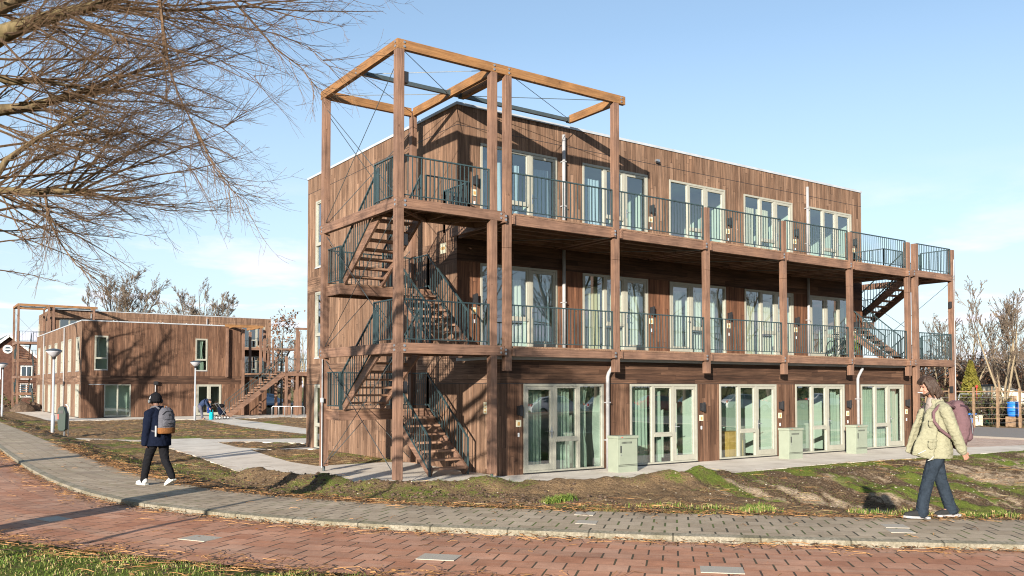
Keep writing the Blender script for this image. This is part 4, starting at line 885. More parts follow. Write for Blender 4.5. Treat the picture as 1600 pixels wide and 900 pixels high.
for q in B_: fan(q[0],q[1],q[2],q[3],q[4],q[5],q[6], az=random.gauss(0,.12))
# long hanging branches with known courses
for pl in ([(250,0,8.3),(257,55,8.3),(266,110,8.3),(280,150,8.3),(300,190,8.3),(318,240,8.35),(345,280,8.4),(388,322,8.4)],
           [(300,190,8.3),(318,225,8.2),(335,262,8.2),(360,290,8.1)],[(150,10,8.5),(230,25,8.5),(300,30,8.5),(370,42,8.6),(430,52,8.6),(480,72,8.6),(515,104,8.6)],
           [(360,-5,8.5),(395,35,8.5),(430,75,8.5),(470,105,8.5),(497,140,8.5)],[(110,25,8.2),(180,60,8.2),(260,78,8.3),(330,88,8.4),(400,120,8.4)],[(120,146,8.9),(190,140,8.9),(250,150,8.9),(305,180,8.8),(350,200,8.8),(378,178,8.8)],
           [(20,300,8.2),(70,250,8.2),(130,222,8.3),(200,205,8.3),(260,228,8.3),(305,272,8.3)],[(70,300,8.1),(78,345,8.1),(95,380,8.1),(120,415,8.1),(150,435,8.1)],[(-10,330,8.2),(40,320,8.2),(100,325,8.2),(140,345,8.2),(165,330,8.2)]):
    P = [unproj(*q) for q in pl]; n = len(P)
    for i in range(n-1):
        r0 = .016*(1-.85*i/(n-1)); r1 = .016*(1-.85*(i+1)/(n-1)); sg.add(P[i], P[i+1], r0, max(r1,.002))
        d = (P[i+1]-P[i]).normalized()
        for _ in range(5 if i < n-2 else 7):
            ax = d.cross(rv()).normalized(); grow(sg, P[i].lerp(P[i+1], random.random()), Quaternion(ax, R(random.uniform(15,42))) @ d, random.uniform(.3,.75), .0042, 1, SP, th)
# the part of the crown above and beyond the frame
for k in range(26):
    a = random.uniform(-.5,2.4); z = random.uniform(3.6,7.2); d = Vector((math.cos(a), math.sin(a), random.uniform(.05,.75)))
    grow(sg, W0+Vector((0,.1,z-.3)), d, random.uniform(2.6,4.6), .045, 0, [(8,.10,.3,7,.5,(25,55)),(6,.10,.25,5,.45,(20,50)),(4,.1,.1,0,0,(0,0))], th) if not (-.05 < a < 1.75 and z < 5.4) else None
th.emit(trunk, 7); trunk.build('trunk','bark_willow',wt,smooth=True); tw = MB(); sg.emit(tw, 3); tw.build('crown','twig_willow',wt)
# ---- other bare trees
S_BIG = [(8,.10,.25,8,.50,(25,55)),(6,.12,.25,6,.48,(25,50)),(5,.12,.2,4,.45,(20,45)),(3,.1,.1,0,0,(0,0))]
S_FAN = [(8,.07,.35,8,.42,(18,38)),(6,.09,.35,6,.45,(18,38)),(4,.10,.25,4,.45,(18,40)),(3,.1,.1,0,0,(0,0))]
S_FAR = [(10,.05,.30,16,.27,(22,48)),(6,.08,.25,10,.45,(20,42)),(4,.10,.2,5,.5,(20,45)),(2,.1,.1,0,0,(0,0))]
S_SHR = [(6,.12,.3,7,.5,(20,50)),(4,.12,.2,5,.5,(20,45)),(3,.1,.1,0,0,(0,0))]
random.seed(5); TW = .008
bare_tree('big bare tree just outside the left of the picture shading the two storey block', (-14.2,36.2,0), 13, S_BIG, .42, stems=4, spread=.75, trunk_h=.28)
bare_tree('bare tree beside the pavement, out of view to the left', (-16.8,-1.8,.3), 11, S_BIG, .22, stems=3, spread=.5)
TW = .014
for (x_, y_), l_ in zip(((20,-31),(29,-32),(39,-33),(52,-35)),('first and nearest bare tree of the row across the road behind the photographer','second bare tree of the row behind the parked cars across the road','third bare tree of the row behind the parked cars across the road','fourth and farthest bare tree of the row behind the parked cars')): bare_tree(l_, (x_,y_,.2), 13.5, S_BIG, .26, stems=3, spread=.45, group='bare trees across the road')
TW = .024
bare_tree('round bare tree above the roofs, the taller and left of two', (12.4,110,0), 17.4, S_FAR, .26, stems=11, spread=.30, trunk_h=.18, group='round bare trees behind the roofs')
bare_tree('round bare tree above the roofs, the lower and right of two', (21.4,103.6,0), 16.0, S_FAR, .24, stems=11, spread=.36, trunk_h=.18, group='round bare trees behind the roofs')
TW = .016
bare_tree('slender tree keeping brown leaves, standing behind the raised walkway', (16.6,58.4,0), 9.6, [(12,.03,.5,34,.30,(50,80)),(4,.12,.1,6,.4,(25,50)),(3,.1,0,0,0,(0,0))], .10, stems=1, trunk_h=.1, leaves=(.30,.45,'dry_leaf'), name='leafy_tree')
for k,(u,d,h,st,mt,lb_) in enumerate([(1567,50,7.4,6,('bark_pale','twig_pale'),'pale fan shaped bare tree rising from one stump beside the white shed'),(1603,58,8.3,5,('bark_pale','twig_pale'),'pale bare tree at the right edge of the picture'),
  (1512,62,7.9,4,('bark_pale','twig_pale'),'pale slim bare tree right of the last gallery post'),(1473,66,7.4,3,('bark_pale','twig_brown'),'thin bare tree seen through the last gallery bay'),
  (1545,68,5.8,4,('bark_grey','twig_dark'),'dark low tree between the two pale trees'),(1585,60,5.2,4,('bark_grey','twig_dark'),'dark twiggy tree behind the blue barrel'),(1500,75,5.5,4,('bark_grey','twig_brown'),'brown bushy tree behind the golden conifer'),
  (1450,80,6.0,4,('bark_grey','twig_brown'),'brown bare tree low behind the walking man'),(1640,62,8.5,5,('bark_pale','twig_pale'),'pale bare tree beyond the right edge'),(1535,80,7.0,5,('bark_grey','twig_brown'),'brown bare tree far behind the allotment')]):
    p = unproj(u, 600, d); bare_tree(lb_, (p.x,p.y,-.05), h, S_FAN if k < 4 else S_SHR, .09 if k > 3 else .105, mt, stems=st, spread=.5, trunk_h=.12, group='bare trees behind the allotment', leaves=None)
TW = .010
p = unproj(476,600,95); bare_tree('thin pale tree between the walkway and the nearest building', (p.x,p.y,0), 9.5, S_FAN, .14, ('bark_pale','twig_pale'), stems=3, spread=.3)
# golden conifer
p = unproj(1517,600,52); cf = thing('conifer','small golden green cone shaped conifer behind the last gallery post','conifer',(p.x,p.y,-.05)); m = MB(); m.cyl((p.x,p.y,-.1),(p.x,p.y,2.8),.06,6); m.build('trunk','bark_grey',cf); m = MB()
for _ in range(2600):
    z = random.uniform(.1,3.7); rr = (3.9-z)*.30*math.sqrt(random.uniform(.3,1.0)); a = random.uniform(0,2*PI); leaf(m, Vector((p.x+rr*math.cos(a), p.y+rr*math.sin(a), z)), .22)
m.build('foliage','conifer_gold',cf)
# brushwood behind the allotment and hedges far off: nobody could count the stems
random.seed(11)
TW = .013
def thicket(name, label, cat, pts, h, n, mats, leafy=0, r=.02, w=2.0, lsize=.2):
    sg = Segs(); m = MB(); lm = []
    for _ in range(n):
        i = random.randrange(len(pts)-1); a = Vector(pts[i]); b2 = Vector(pts[i+1]); p = a.lerp(b2, random.random())+Vector((random.uniform(-w,w), random.uniform(-w,w), 0)); hh = h*random.uniform(.45,1.1)
        grow(sg, p, Vector((random.gauss(0,.35),random.gauss(0,.35),1)), hh, r, 0, [(4,.14,.1,6,.5,(20,60)),(3,.14,.1,3,.5,(20,60)),(2,.1,0,0,0,(0,0))], sg)
    sg.emit(m, 3)
    if leafy:
        m.cur = 1
        for a in sg.a:
            if random.random() < leafy: leaf(m, Vector(a[3:6])+rv(lsize*.6), lsize*random.uniform(.6,1.4))
    o = m.build(name, mats); tag(o, label, cat, kind='stuff'); return o
thicket('brushwood','tangled brown brushwood along the back of the allotment gardens','brushwood',[unproj(u,600,d).to_tuple()[:2]+(-.1,) for u,d in ((1400,70),(1480,68),(1560,66),(1660,64),(1760,62))],4.1,900,['twig_dark','dry_leaf'],.30,.03,3.0,.22)
thicket('brushwood','dark undergrowth and ivy behind the garden fence','undergrowth',[unproj(u,600,d).to_tuple()[:2]+(-.1,) for u,d in ((1410,52),(1480,50),(1560,49),(1680,47))],1.9,240,['twig_dark','hedge_leaf'],.22,.02,1.5,.13)
thicket('hedge','far dark hedge and trees across the road behind the photographer','hedge',[(-60,-75,0),(0,-70,0),(60,-66,0),(130,-40,0)],6.5,520,['twig_dark','holly_leaf'],.45,.06,4.0,.5)
thicket('hedge','low hedge in front of the brick house at far left','hedge',[(-12,92,0),(-2,91,0),(9,90,0)],1.4,150,['twig_brown','hedge_leaf'],.4,.02,.6,.18)
thicket('hedge','distant row of bare shrubs on the horizon','hedge',[(-60,150,0),(0,170,0),(60,160,0),(120,110,0),(170,40,0),(190,-30,0)],7,520,['twig_brown','dry_leaf'],.25,.08,5,.5)
# ================================================================ grass, leaf litter, twigs on the ground
random.seed(31); rng = np.random.default_rng(31)
def blades(name, label, xs, ys, zs, hs, mats, lean=.35):
    n = len(xs); a = rng.random(n)*2*PI; w = hs*.05+.0018; dx, dy = np.cos(a), np.sin(a); la = rng.random(n)*2*PI; ln = hs*rng.random(n)*lean*2
    lx, ly = np.cos(la)*ln, np.sin(la)*ln; V = np.empty((n,5,3))
    V[:,0] = np.c_[xs-dx*w, ys-dy*w, zs-.01]; V[:,1] = np.c_[xs+dx*w, ys+dy*w, zs-.01]; V[:,2] = np.c_[xs+dx*w*.8+lx*.4, ys+dy*w*.8+ly*.4, zs+hs*.55]; V[:,3] = np.c_[xs-dx*w*.8+lx*.4, ys-dy*w*.8+ly*.4, zs+hs*.55]; V[:,4] = np.c_[xs+lx, ys+ly, zs+hs*(1-.3*rng.random(n))]
    m = MB(); m.v = V.reshape(-1,3).tolist(); k = np.arange(n)*5; m.f = np.c_[k,k+1,k+2,k+3].tolist()+np.c_[k+3,k+2,k+4].tolist(); m.mi = (np.r_[rng.integers(0,len(mats),n), rng.integers(0,len(mats),n)]).tolist()
    o = m.build(name, mats); return tag(o, label, 'grass', kind='stuff')
def gmat(name, lo, hi, sc=2.0):
    b = NB(name, .7, .25); b.col(b.ramp(b.noise(b.tc.outputs['Object'], sc, 4, .7), [(.35, lo), (.65, hi)]))
gmat('grass_green', (.050,.085,.012), (.11,.17,.025)); gmat('grass_yellow', (.10,.13,.022), (.19,.21,.045)); gmat('grass_dry', (.25,.18,.08), (.42,.32,.16))
gmat('litter_brown', (.09,.045,.02), (.24,.12,.05), 30); gmat('litter_orange', (.26,.125,.045), (.46,.25,.10), 30); gmat('litter_dark', (.03,.02,.014), (.09,.055,.035), 30)
def on_strip(n, o0, o1, s0, s1):
    """random points between two offsets of the kerb line; returns x, y, offset, arc"""
    i = rng.uniform(np.searchsorted(NS, s0), np.searchsorted(NS, s1)-1.01, n); k = i.astype(int); f = i-k; c = NC[k]*(1-f)[:,None]+NC[k+1]*f[:,None]; nn = NN[k]*(1-f)[:,None]+NN[k+1]*f[:,None]
    o = rng.uniform(0,1,n)*(np.interp(NC[k,1],[0,1],[1,1])*(o1-o0))+o0; return c[:,0]+nn[:,0]*o, c[:,1]+nn[:,1]*o, o, SWW[k]
iy = lambda y: float(NS[np.argmin(np.abs(NC[:,1]-y))])       # arc position for a given y
S_A, S_B, S_C = iy(20), iy(-4), iy(-19.5)
# lawn in the near left corner
x, y, o, _ = on_strip(95000, -6.5, -2.2, iy(4), iy(-15.2)); k = (fbm(x,y,2.3)+.22*(-o-2.5) > .50)&(-o > np.interp(y,[-16,-13,-8,-5],[2.62,2.5,2.36,2.62])-.10+.25*fbm(x,y,3)); x, y = x[k], y[k]; z, *_ = terrain(x, y)
blades('grass','short bright lawn at the road edge in the near left corner', x, y, z, rng.uniform(.012,.055,len(x))*(.6+.9*fbm(x,y,4)), ['grass_green','grass_green','grass_yellow','grass_dry'], .7)
# verge beside the sidewalk on the right
x, y, o, sw_ = on_strip(42000, 1.6, 2.45, iy(-9.5), S_C+6); s_ = o-sw_; k = (s_ > .02+.30*fbm(x,y,2.5))&(fbm(x,y,1.4) > .43+s_*.10)&(rng.random(len(x)) < np.clip((x+3.6)/2.5,0,1)); x, y = x[k], y[k]; z, *_ = terrain(x, y)
blades('grass','tufts of green grass between the sidewalk and the ditch on the right', x, y, np.maximum(z, .3), rng.uniform(.02,.11,len(x)), ['grass_green','grass_yellow','grass_green','grass_dry'])
# moss and short grass elsewhere on the soil
x = rng.uniform(-8,20,130000); y = rng.uniform(-13.5,14,130000); z, s_, pd, out, dm = terrain(x, y)
k = (s_ > .05)&(pd > .04)&(out < 0)&((fbm(x,y,.45,4)+.5*fbm(x,y,1.7) > .80)|((dm > .4)&(y < 0)&(np.exp(-(np.maximum(pd,0)/.55)**2)*1.1+(fbm(x,y,.9)-.36)*3.2 > .62)&(rng.random(len(x)) < .6)))
x, y, z = x[k], y[k], z[k]; blades('grass','thin moss and short grass on the rough soil round the building', x, y, z, rng.uniform(.010,.038,len(x)), ['grass_green','grass_yellow'])
# single tufts
xs, ys = [], []
for (u,v,zz,n,sp) in ((880,772,.1,420,.16),(862,776,.1,160,.1),(770,752,.05,200,.35),(1180,778,.2,300,.12),(700,753,.05,160,.3),(1320,770,.1,200,.12)):
    p = ground_pt(u,v,zz); xs += list(rng.normal(p.x,sp,n)); ys += list(rng.normal(p.y,sp*.6,n))
x, y = np.array(xs), np.array(ys); z, *_ = terrain(x, y); blades('grass','longer grass tufts growing out of the earth mound before the building', x, y, z, rng.uniform(.05,.16,len(x)), ['grass_green','grass_green','grass_yellow'], .6)
def litter(name, label, x, y, z, size, long_p, mats, cat='leaf litter'):
    m = MB(); n = len(x); mi = rng.integers(0, len(mats), n)
    for i in range(n):
        a = rng.random()*2*PI; p = Vector((x[i], y[i], z[i]+.004)); c, s = math.cos(a), math.sin(a); m.cur = int(mi[i])
        if rng.random() < long_p:
            L = size*rng.uniform(2,7); h = rng.uniform(0,.03); q = [p, p+Vector((c*L*.35+s*.02*rng.normal(), s*L*.35, h*.7)), p+Vector((c*L*.7-s*L*.12*rng.normal(), s*L*.7+c*L*.12*rng.normal(), h)), p+Vector((c*L, s*L, .004))]; m.tube(q, [.003,.0032,.0026,.0015], 3, False)
        else:
            L = size*rng.uniform(.5,1.3); w = L*.35; k = len(m.v); t = rng.uniform(-.3,.6)*L
            m.v += [tuple(p+Vector((-c*L*.5,-s*L*.5,0))), tuple(p+Vector((s*w,-c*w,abs(t)*.5))), tuple(p+Vector((c*L*.5,s*L*.5,max(0,t)*.6))), tuple(p+Vector((-s*w,c*w,.004)))]; m.f += [(k,k+1,k+2),(k,k+2,k+3)]; m.mi += [m.cur]*2
    o = m.build(name, mats); return tag(o, label, cat, kind='stuff')
LM = ['litter_brown','litter_orange','litter_orange','litter_dark']
x, y, o, _ = on_strip(15000, -.85, -.01, iy(9), S_C); k = rng.random(len(x)) < np.exp(-(-o/.20)**1.3)*(.35+1.1*fbm(x,y,.8)); x, y, o = x[k], y[k], o[k]
litter('leaf_litter','orange straw and fallen leaves gathered along the foot of the kerb', x, y, RZ+.012+.02*rng.random(len(x))*np.exp(o/.2), .05, .30, LM)
x, y, o, sw_ = on_strip(17000, 1.35, 2.3, iy(9), S_C); s_ = o-sw_; k = (rng.random(len(x)) < np.exp(-((s_-.12)/.28)**2)*(.3+1.1*fbm(x,y,.9))); x, y, s_ = x[k], y[k], s_[k]; z, *_ = terrain(x, y)
litter('leaf_litter','brown leaves along the far edge of the sidewalk', x, y, np.where(s_ < .06, SZ+.003, np.maximum(z,.2)+.01)+.012*rng.random(len(x)), .055, .15, LM)
x = rng.uniform(-9,14,64000); y = rng.uniform(-12.5,42,64000); z, s_, pd, out, dm = terrain(x, y); k = (s_ > .1)&(pd > .02)&(out < 0)&(rng.random(len(x)) < (.15+.9*(fbm(x,y,.7) > .5)))&((y > -9.5)|(x < 3)|(rng.random(len(x)) < .15)); x, y, z = x[k], y[k], z[k]
litter('leaf_litter','dead stalks, twigs and leaves lying on the rough soil', x, y, z+.005, .06, .42, ['litter_brown','litter_orange','litter_dark','grass_dry','litter_brown'])
x, y, o, _ = on_strip(9000, -3.6, -2.1, iy(2), iy(-15.2)); k = rng.random(len(x)) < np.exp(-((o+2.62)/.45)**2)*(.3+1.0*fbm(x,y,1.0)); x, y = x[k], y[k]; z, *_ = terrain(x, y)
litter('leaf_litter','straw and twigs along the grassy edge of the red road', x, y, np.maximum(z,RZ+.01)+.015*rng.random(len(x)), .055, .4, LM)
x, y, o, _ = on_strip(420, -2.4, 1.6, iy(8), S_C); litter('leaf_litter','scattered bits of straw on the road and the sidewalk', x, y, np.where(o > .12, SZ+.002, RZ+.014), .03, .5, LM)
# clods of soil
random.seed(8); m = MB()
for _ in range(900):
    u = random.uniform(330,960) if random.random() < .7 else random.uniform(120,1000); v = np.interp(u,[120,330,560,960],[716,752,768,778])+random.gauss(0,9); p = ground_pt(u,v,.1); z, s_, pd, out, dm = terrain(np.array([p.x]), np.array([p.y]))
    if s_[0] < .12 or pd[0] < .06: continue
    r = random.uniform(.012,.05); k0 = len(m.v); ph = random.random()*9
    m.lathe((p.x,p.y,z[0]-r*.3), [(r*.5,0),(r*random.uniform(.8,1.1),r*.4),(r*random.uniform(.6,.9),r*.9),(r*.2,r*1.15)], 6)
    for i in range(k0, len(m.v)): a = m.v[i]; m.v[i] = (a[0]+random.gauss(0,r*.14), a[1]+random.gauss(0,r*.14), a[2]+random.gauss(0,r*.1))
gmat('soil_clod', (.035,.024,.017), (.13,.085,.055), 12); o = m.build('soil_clods','soil_clod'); tag(o,'dark clods of dug earth along the mound before the building','soil',kind='stuff')

m = MB(); x = rng.uniform(-6,17,7000); y = rng.uniform(-13,6,7000); z, s_, pd, out, dm = terrain(x, y); k = (s_ > .1)&(pd > .03)&(out < 0)&(rng.random(len(x)) < .25+.75*dm)&(rng.random(len(x)) < .5); x, y, z = x[k], y[k], z[k]
for i in range(len(x)):
    r = rng.uniform(.006,.022); m.lathe((x[i],y[i],z[i]-r*.3), [(r*.6,0),(r,r*.4),(r*.5,r*.9)], 5)
gmat('pebble', (.22,.18,.13), (.55,.49,.40), 3); o = m.build('pebbles','pebble'); tag(o,'small pale stones and shell bits in the bank and the rough soil','pebbles',kind='stuff')
# ================================================================ street furniture, cabinets, vehicles, allotment
b = NB('lamp_glass', .25, .5); b.col((.62,.62,.66)); b.b.inputs['Transmission Weight'].default_value = .35
paint('bin_green', (.012,.030,.021), .5, .3); paint('bin_red', (.55,.04,.03), .5); paint('lamp_cap', (.05,.06,.07), .4)
def street_lamp(label, x, y, z0=0.0, h=3.85):
    t = thing('street_lamp', label, 'street lamp', (x,y,z0), 0, 'street lamps along the paths')
    MB().tube([(x,y,z0-.2),(x,y,z0+.9),(x,y,z0+.92),(x,y,z0+h-.42)],[.075,.075,.052,.045],14).build('pole','zinc',t,smooth=True)
    MB().lathe((x,y,z0+h-.46),[(.05,0),(.07,.02),(.085,.10),(.05,.12)],16).build('collar','black_plastic',t)
    MB().lathe((x,y,z0+h-.35),[(.09,0),(.20,.10),(.31,.22),(.33,.26)],20).build('lamp_shade','lamp_glass',t,smooth=True)
    MB().lathe((x,y,z0+h-.09),[(.345,0),(.35,.02),(.26,.07),(.10,.11),(.02,.12)],20).build('cap','lamp_cap',t)
    return t
street_lamp('grey street lamp with a cone shaped head next to the green litter bin', -6.58, 23.5)
street_lamp('grey street lamp at the left edge of the picture in front of the brick house', -6.33, 51.3)
street_lamp('grey street lamp before the glazed doors beside the bending person', 3.56, 38.6)
street_lamp('street lamp left of the picture whose thin shadow crosses the red road', -14.6, -11.7, .35, 4.2)
x, y = -6.42, 21.7
t = thing('litter_bin','dark green litter bin with a red mark hung on a bent silver tube','litter bin',(x,y,0),R(-25), world=False)
m = MB(); k = [(-.15,1.25),(-.18,1.05),(-.15,.38),(-.09,.30),(.10,.30),(.15,.38),(.16,1.05),(.08,1.32),(-.08,1.34)]
k0 = len(m.v); n = len(k)
for yy in (-.17,.17): m.v += [(a,yy,z+.0) for a,z in k]
m.f += [tuple(range(n)), tuple(range(2*n-1,n-1,-1))]+[(i,i+n,(i+1)%n+n,(i+1)%n) for i in range(n)]; m.mi = [0]*len(m.f); m.build('body','bin_green',t,bevel=.015)
MB().box(-.13,.06,-.181,-.172,1.04,1.17).build('opening','black_plastic',t); MB().box(-.165,-.11,-.178,-.172,.80,1.0).build('mark','bin_red',t)
MB().tube([(.22,0,-.1),(.22,0,1.25),(.20,0,1.35),(.14,0,1.40),(.06,0,1.40)],.022,10).build('post','steel',t,smooth=True); MB().tube([(.06,0,-.1),(.06,0,.35)],.025,8).build('leg','steel',t)
# utility cabinets
def cabinet(label, x0, x1, y0, y1, h):
    c = thing('utility_cabinet', label, 'cabinet', ((x0+x1)/2,(y0+y1)/2,0), 0, 'pale green utility cabinets before the ground floor windows')
    MB().box(x0,x1,y0,y1,-.05,h-.07).build('body','cabinet_paint',c,bevel=.01); MB().box(x0-.025,x1+.025,y0-.03,y1+.01,h-.07,h).build('lid','cabinet_paint',c,bevel=.012)
    d = MB().box(x0+.03,x1-.02,y0-.016,y0-.001,.20,h-.10).build('door','cabinet_paint',c,bevel=.005); MB().box(x0+.07,x0+.10,y0-.03,y0-.017,.50,.68).build('handle','black_plastic',d)
    m = MB()
    for z in (.155,.185): m.box(x0+.02,x1-.01,y0-.006,y0-.001,z,z+.008)
    m.build('plinth_groove','black_plastic',c)
    m = MB(); [m.box(x0+.12+k*.04,x0+.14+k*.04,y0-.0185,y0-.0162,h-.20,h-.15) for k in range(9)]; m.build('vent_slots','black_plastic',d); MB().cyl((x0+.085,y0-.034,.45),(x0+.085,y0-.017,.45),.013,10).build('lock','steel',d)
    MB().box(x0+.10,x0+.14,y0-.034,y0-.031,h-.045,h-.025).build('badge','bin_red',c)
cabinet('pale green utility cabinet between the first and second ground floor windows',2.91,3.59,-3.10,-2.72,.93)
cabinet('pale green utility cabinet between the third and fourth ground floor windows',9.86,10.53,-3.03,-2.66,.93)
cabinet('pale green utility cabinet between the fourth and fifth ground floor windows, farthest right',13.37,14.0,-2.98,-2.62,.93)
# step stool and boxes behind the third ground floor window
paint('stool_paint', (.45,.62,.50), .5); s = thing('step_stool','small pale green folding stool behind the third ground floor window','stool',(8.35,-1.5,0))
for a,b2 in (((8.16,-1.6,0),(8.33,-1.55,.92)),((8.55,-1.6,0),(8.35,-1.55,.92)),((8.20,-1.25,0),(8.33,-1.45,.88)),((8.58,-1.25,0),(8.37,-1.45,.88))): MB().bar(a,b2,.03,.03).build('leg','stool_paint',s)
MB().box(8.12,8.62,-1.62,-1.35,.92,.95).build('seat','stool_paint',s); MB().bar((8.22,-1.57,.42),(8.48,-1.57,.42),.03,.03).build('rung','stool_paint',s)
paint('ochre', (.42,.27,.07), .7); o = MB().box(9.05,9.75,-1.4,-.8,.0,.78).build('cupboard','ochre',None,(9.4,-1.1,0),bevel=.01); tag(o,'ochre yellow cupboard low behind the third ground floor window','cupboard')
for k,(u,z,l) in enumerate(((8.75,1.5,'third'),(12.4,1.25,'fourth'))):                 # inner stairs seen through the glass
    o = MB(); o.v = [(u-.2,-.9,.05),(u+1.6,-.9,.05),(u+1.6,-.9,2.1),(u+1.25,-.9,2.1),(u-.2,-.9,z-.5),(u-.2,-.8,.05),(u+1.6,-.8,.05),(u+1.6,-.8,2.1),(u+1.25,-.8,2.1),(u-.2,-.8,z-.5)]
    o.f = [(0,1,2,3,4),(9,8,7,6,5)]+[(i,i+5,(i+1)%5+5,(i+1)%5) for i in range(5)]; o.mi = [0]*7; o.build('stair_partition','curtain_mint',main_b)
# bicycle and plant on the middle gallery
def bicycle(name, label, loc, rz, frame='black_plastic'):
    t = thing(name, label, 'bicycle', loc, rz, None, world=False)
    for x in (-.52,.52):
        pts = [(x+.33*math.cos(a), 0, .35+.33*math.sin(a)) for a in [2*PI*i/22 for i in range(23)]]; w = MB().tube(pts,.02,6,False).build('wheel','rubber',t)
        sp = MB(); [sp.cyl((x,0,.35),(x+.32*math.cos(a),0,.35+.32*math.sin(a)),.003,3) for a in [2*PI*i/12 for i in range(12)]]; sp.build('spokes','steel',w)
    f = MB()
    for a,b2 in (((-.52,0,.35),(-.08,0,.30)),((-.08,0,.30),(.36,0,.72)),((-.08,0,.30),(-.2,0,.88)),((-.52,0,.35),(-.17,0,.78)),((-.16,0,.74),(.34,0,.80)),((.52,0,.35),(.34,0,.98))): f.cyl(a,b2,.018,7)
    f.build('frame',frame,t); MB().box(-.34,-.1,-.07,.07,.90,.95).build('saddle','rubber',t,bevel=.02); MB().tube([(.18,.28,1.0),(.33,.2,1.04),(.35,0,1.0),(.33,-.2,1.04),(.18,-.28,1.0)],.014,6).build('handlebar','steel',t)
    MB().lathe((-.08,0,.30),[(.09,-.01),(.09,.01)],12).build('pedal_wheel','steel',t); return t
bicycle('bicycle','dark bicycle leaning on the middle gallery before the last window',(16.1,-.55,F1Z),R(4))
t = thing('potted_plant','green leafy plant in a pale pot on the middle gallery by the last window','plant',(17.15,-.35,F1Z)); MB().lathe((17.15,-.35,F1Z),[(.10,0),(.15,.28),(.16,.30)],14).build('pot','white_plastic',t); m = MB()
for _ in range(160): leaf(m, Vector((17.15,-.35,F1Z+.55))+Vector((random.gauss(0,.13),random.gauss(0,.13),random.gauss(0,.16))), .12)
m.build('foliage','grass_green',t)
# cars: a row parked across the road, mirrored in the ground floor glass, and two behind the walkway
def car(name, label, loc, rz, col, group=None, plate=True):
    key = 'car_'+name+str(len(M)); pb = NB(key, .25, .6); pb.col(col); pb.b.inputs['Coat Weight'].default_value = .8
    t = thing('parked_car', label, 'car', loc, rz, group, world=False)
    prof = [(-2.05,.28),(-2.1,.55),(-2.0,.85),(-1.75,.98),(-1.35,1.38),(-.4,1.47),(.35,1.42),(1.05,.98),(1.75,.86),(2.02,.70),(2.1,.42),(2.05,.28)]
    m = MB(); n = len(prof)
    def w(z): return .86 if z < .95 else .86-.22*(z-.95)/.5
    for s in (-1,1): m.v += [(x,s*w(z),z) for x,z in prof]
    m.f = [tuple(range(n)), tuple(range(2*n-1,n-1,-1))]+[(i,i+n,(i+1)%n+n,(i+1)%n) for i in range(n)]; m.mi = [0]*len(m.f); body = m.build('body',key,t,bevel=.05,smooth=True)
    g = MB()
    for s in (-1,1):
        for pts in ([(-1.55,1.02),(-1.22,1.33),(-.42,1.40),(-.42,1.02)],[(-.34,1.02),(-.34,1.40),(.30,1.36),(.88,1.02)]): g.quad(*[(x,s*(w(z)+.008),z) for x,z in pts])
    g.quad((1.02,-.76,1.02),(1.02,.76,1.02),(.42,.66,1.40),(.42,-.66,1.40)); g.quad((-1.74,-.74,1.03),(-1.74,.74,1.03),(-1.40,.66,1.36),(-1.40,-.66,1.36)); g.build('windows','glass_dark',t)
    for x in (-1.3,1.32):
        for s in (-1,1):
            wm = MB().cyl((x,s*.70,.32),(x,s*.885,.32),.32,20).build('wheel','rubber',t); MB().cyl((x,s*.886,.32),(x,s*.90,.32),.19,14).build('rim','steel',wm)
    for s in (-1,1):
        MB().box(2.0,2.09,s*.48,s*.78,.60,.74).build('headlight','white_plastic',t,bevel=.02); MB().box(-2.10,-2.0,s*.55,s*.80,.72,.92).build('tail_light','bin_red',t,bevel=.02)
    if plate: MB().box(2.095,2.115,-.25,.25,.40,.51).build('number_plate','plate_yellow',t)
    return t
paint('plate_yellow', (.75,.42,.04), .5)
for k,(x,y,c,l,rz) in enumerate(((27,-34,(.75,.75,.75),'white hatchback parked first in the row across the road',100),(33,-35,(.35,.37,.40),'silver grey car parked second in the row across the road',96),(38.5,-35,(.45,.03,.03),'bright red car parked in the row across the road',100),(44,-36,(.03,.10,.10),'dark teal car parked between the red and the white one',98),
    (50,-36,(.7,.7,.7),'pale car parked fifth in the row across the road',95),(57,-37,(.40,.03,.03),'dark red car parked sixth in the row across the road',97),(65,-38,(.72,.73,.75),'white car parked last in the row across the road',95))):
    car('row', l, (x,y,.0), R(rz-70), c, 'cars parked across the road')
car('back','blue grey car parked far behind the dark walkway posts',(17.8,66,0),R(25),(.10,.17,.27)); car('back2','pale car half hidden behind the walkway posts',(13.6,63.5,0),R(20),(.55,.58,.62))
# bicycle stands under the walkway
for k,(x,y) in enumerate(((9.75,41.5),(10.15,41.2),(10.9,40.7))):
    o = MB().tube([(x,y,-.1),(x,y,.68),(x+.06,y-.03,.75),(x+.74,y-.37,.75),(x+.8,y-.4,.68),(x+.8,y-.4,-.1)],.03,10).build('bicycle_stand','steel',None,(x,y,0),smooth=True)
    tag(o, ['bent steel bicycle stand nearest the stair foot','middle bent steel bicycle stand before the walkway','bent steel bicycle stand nearest the apartment building'][k],'bicycle stand','bicycle stands before the walkway')
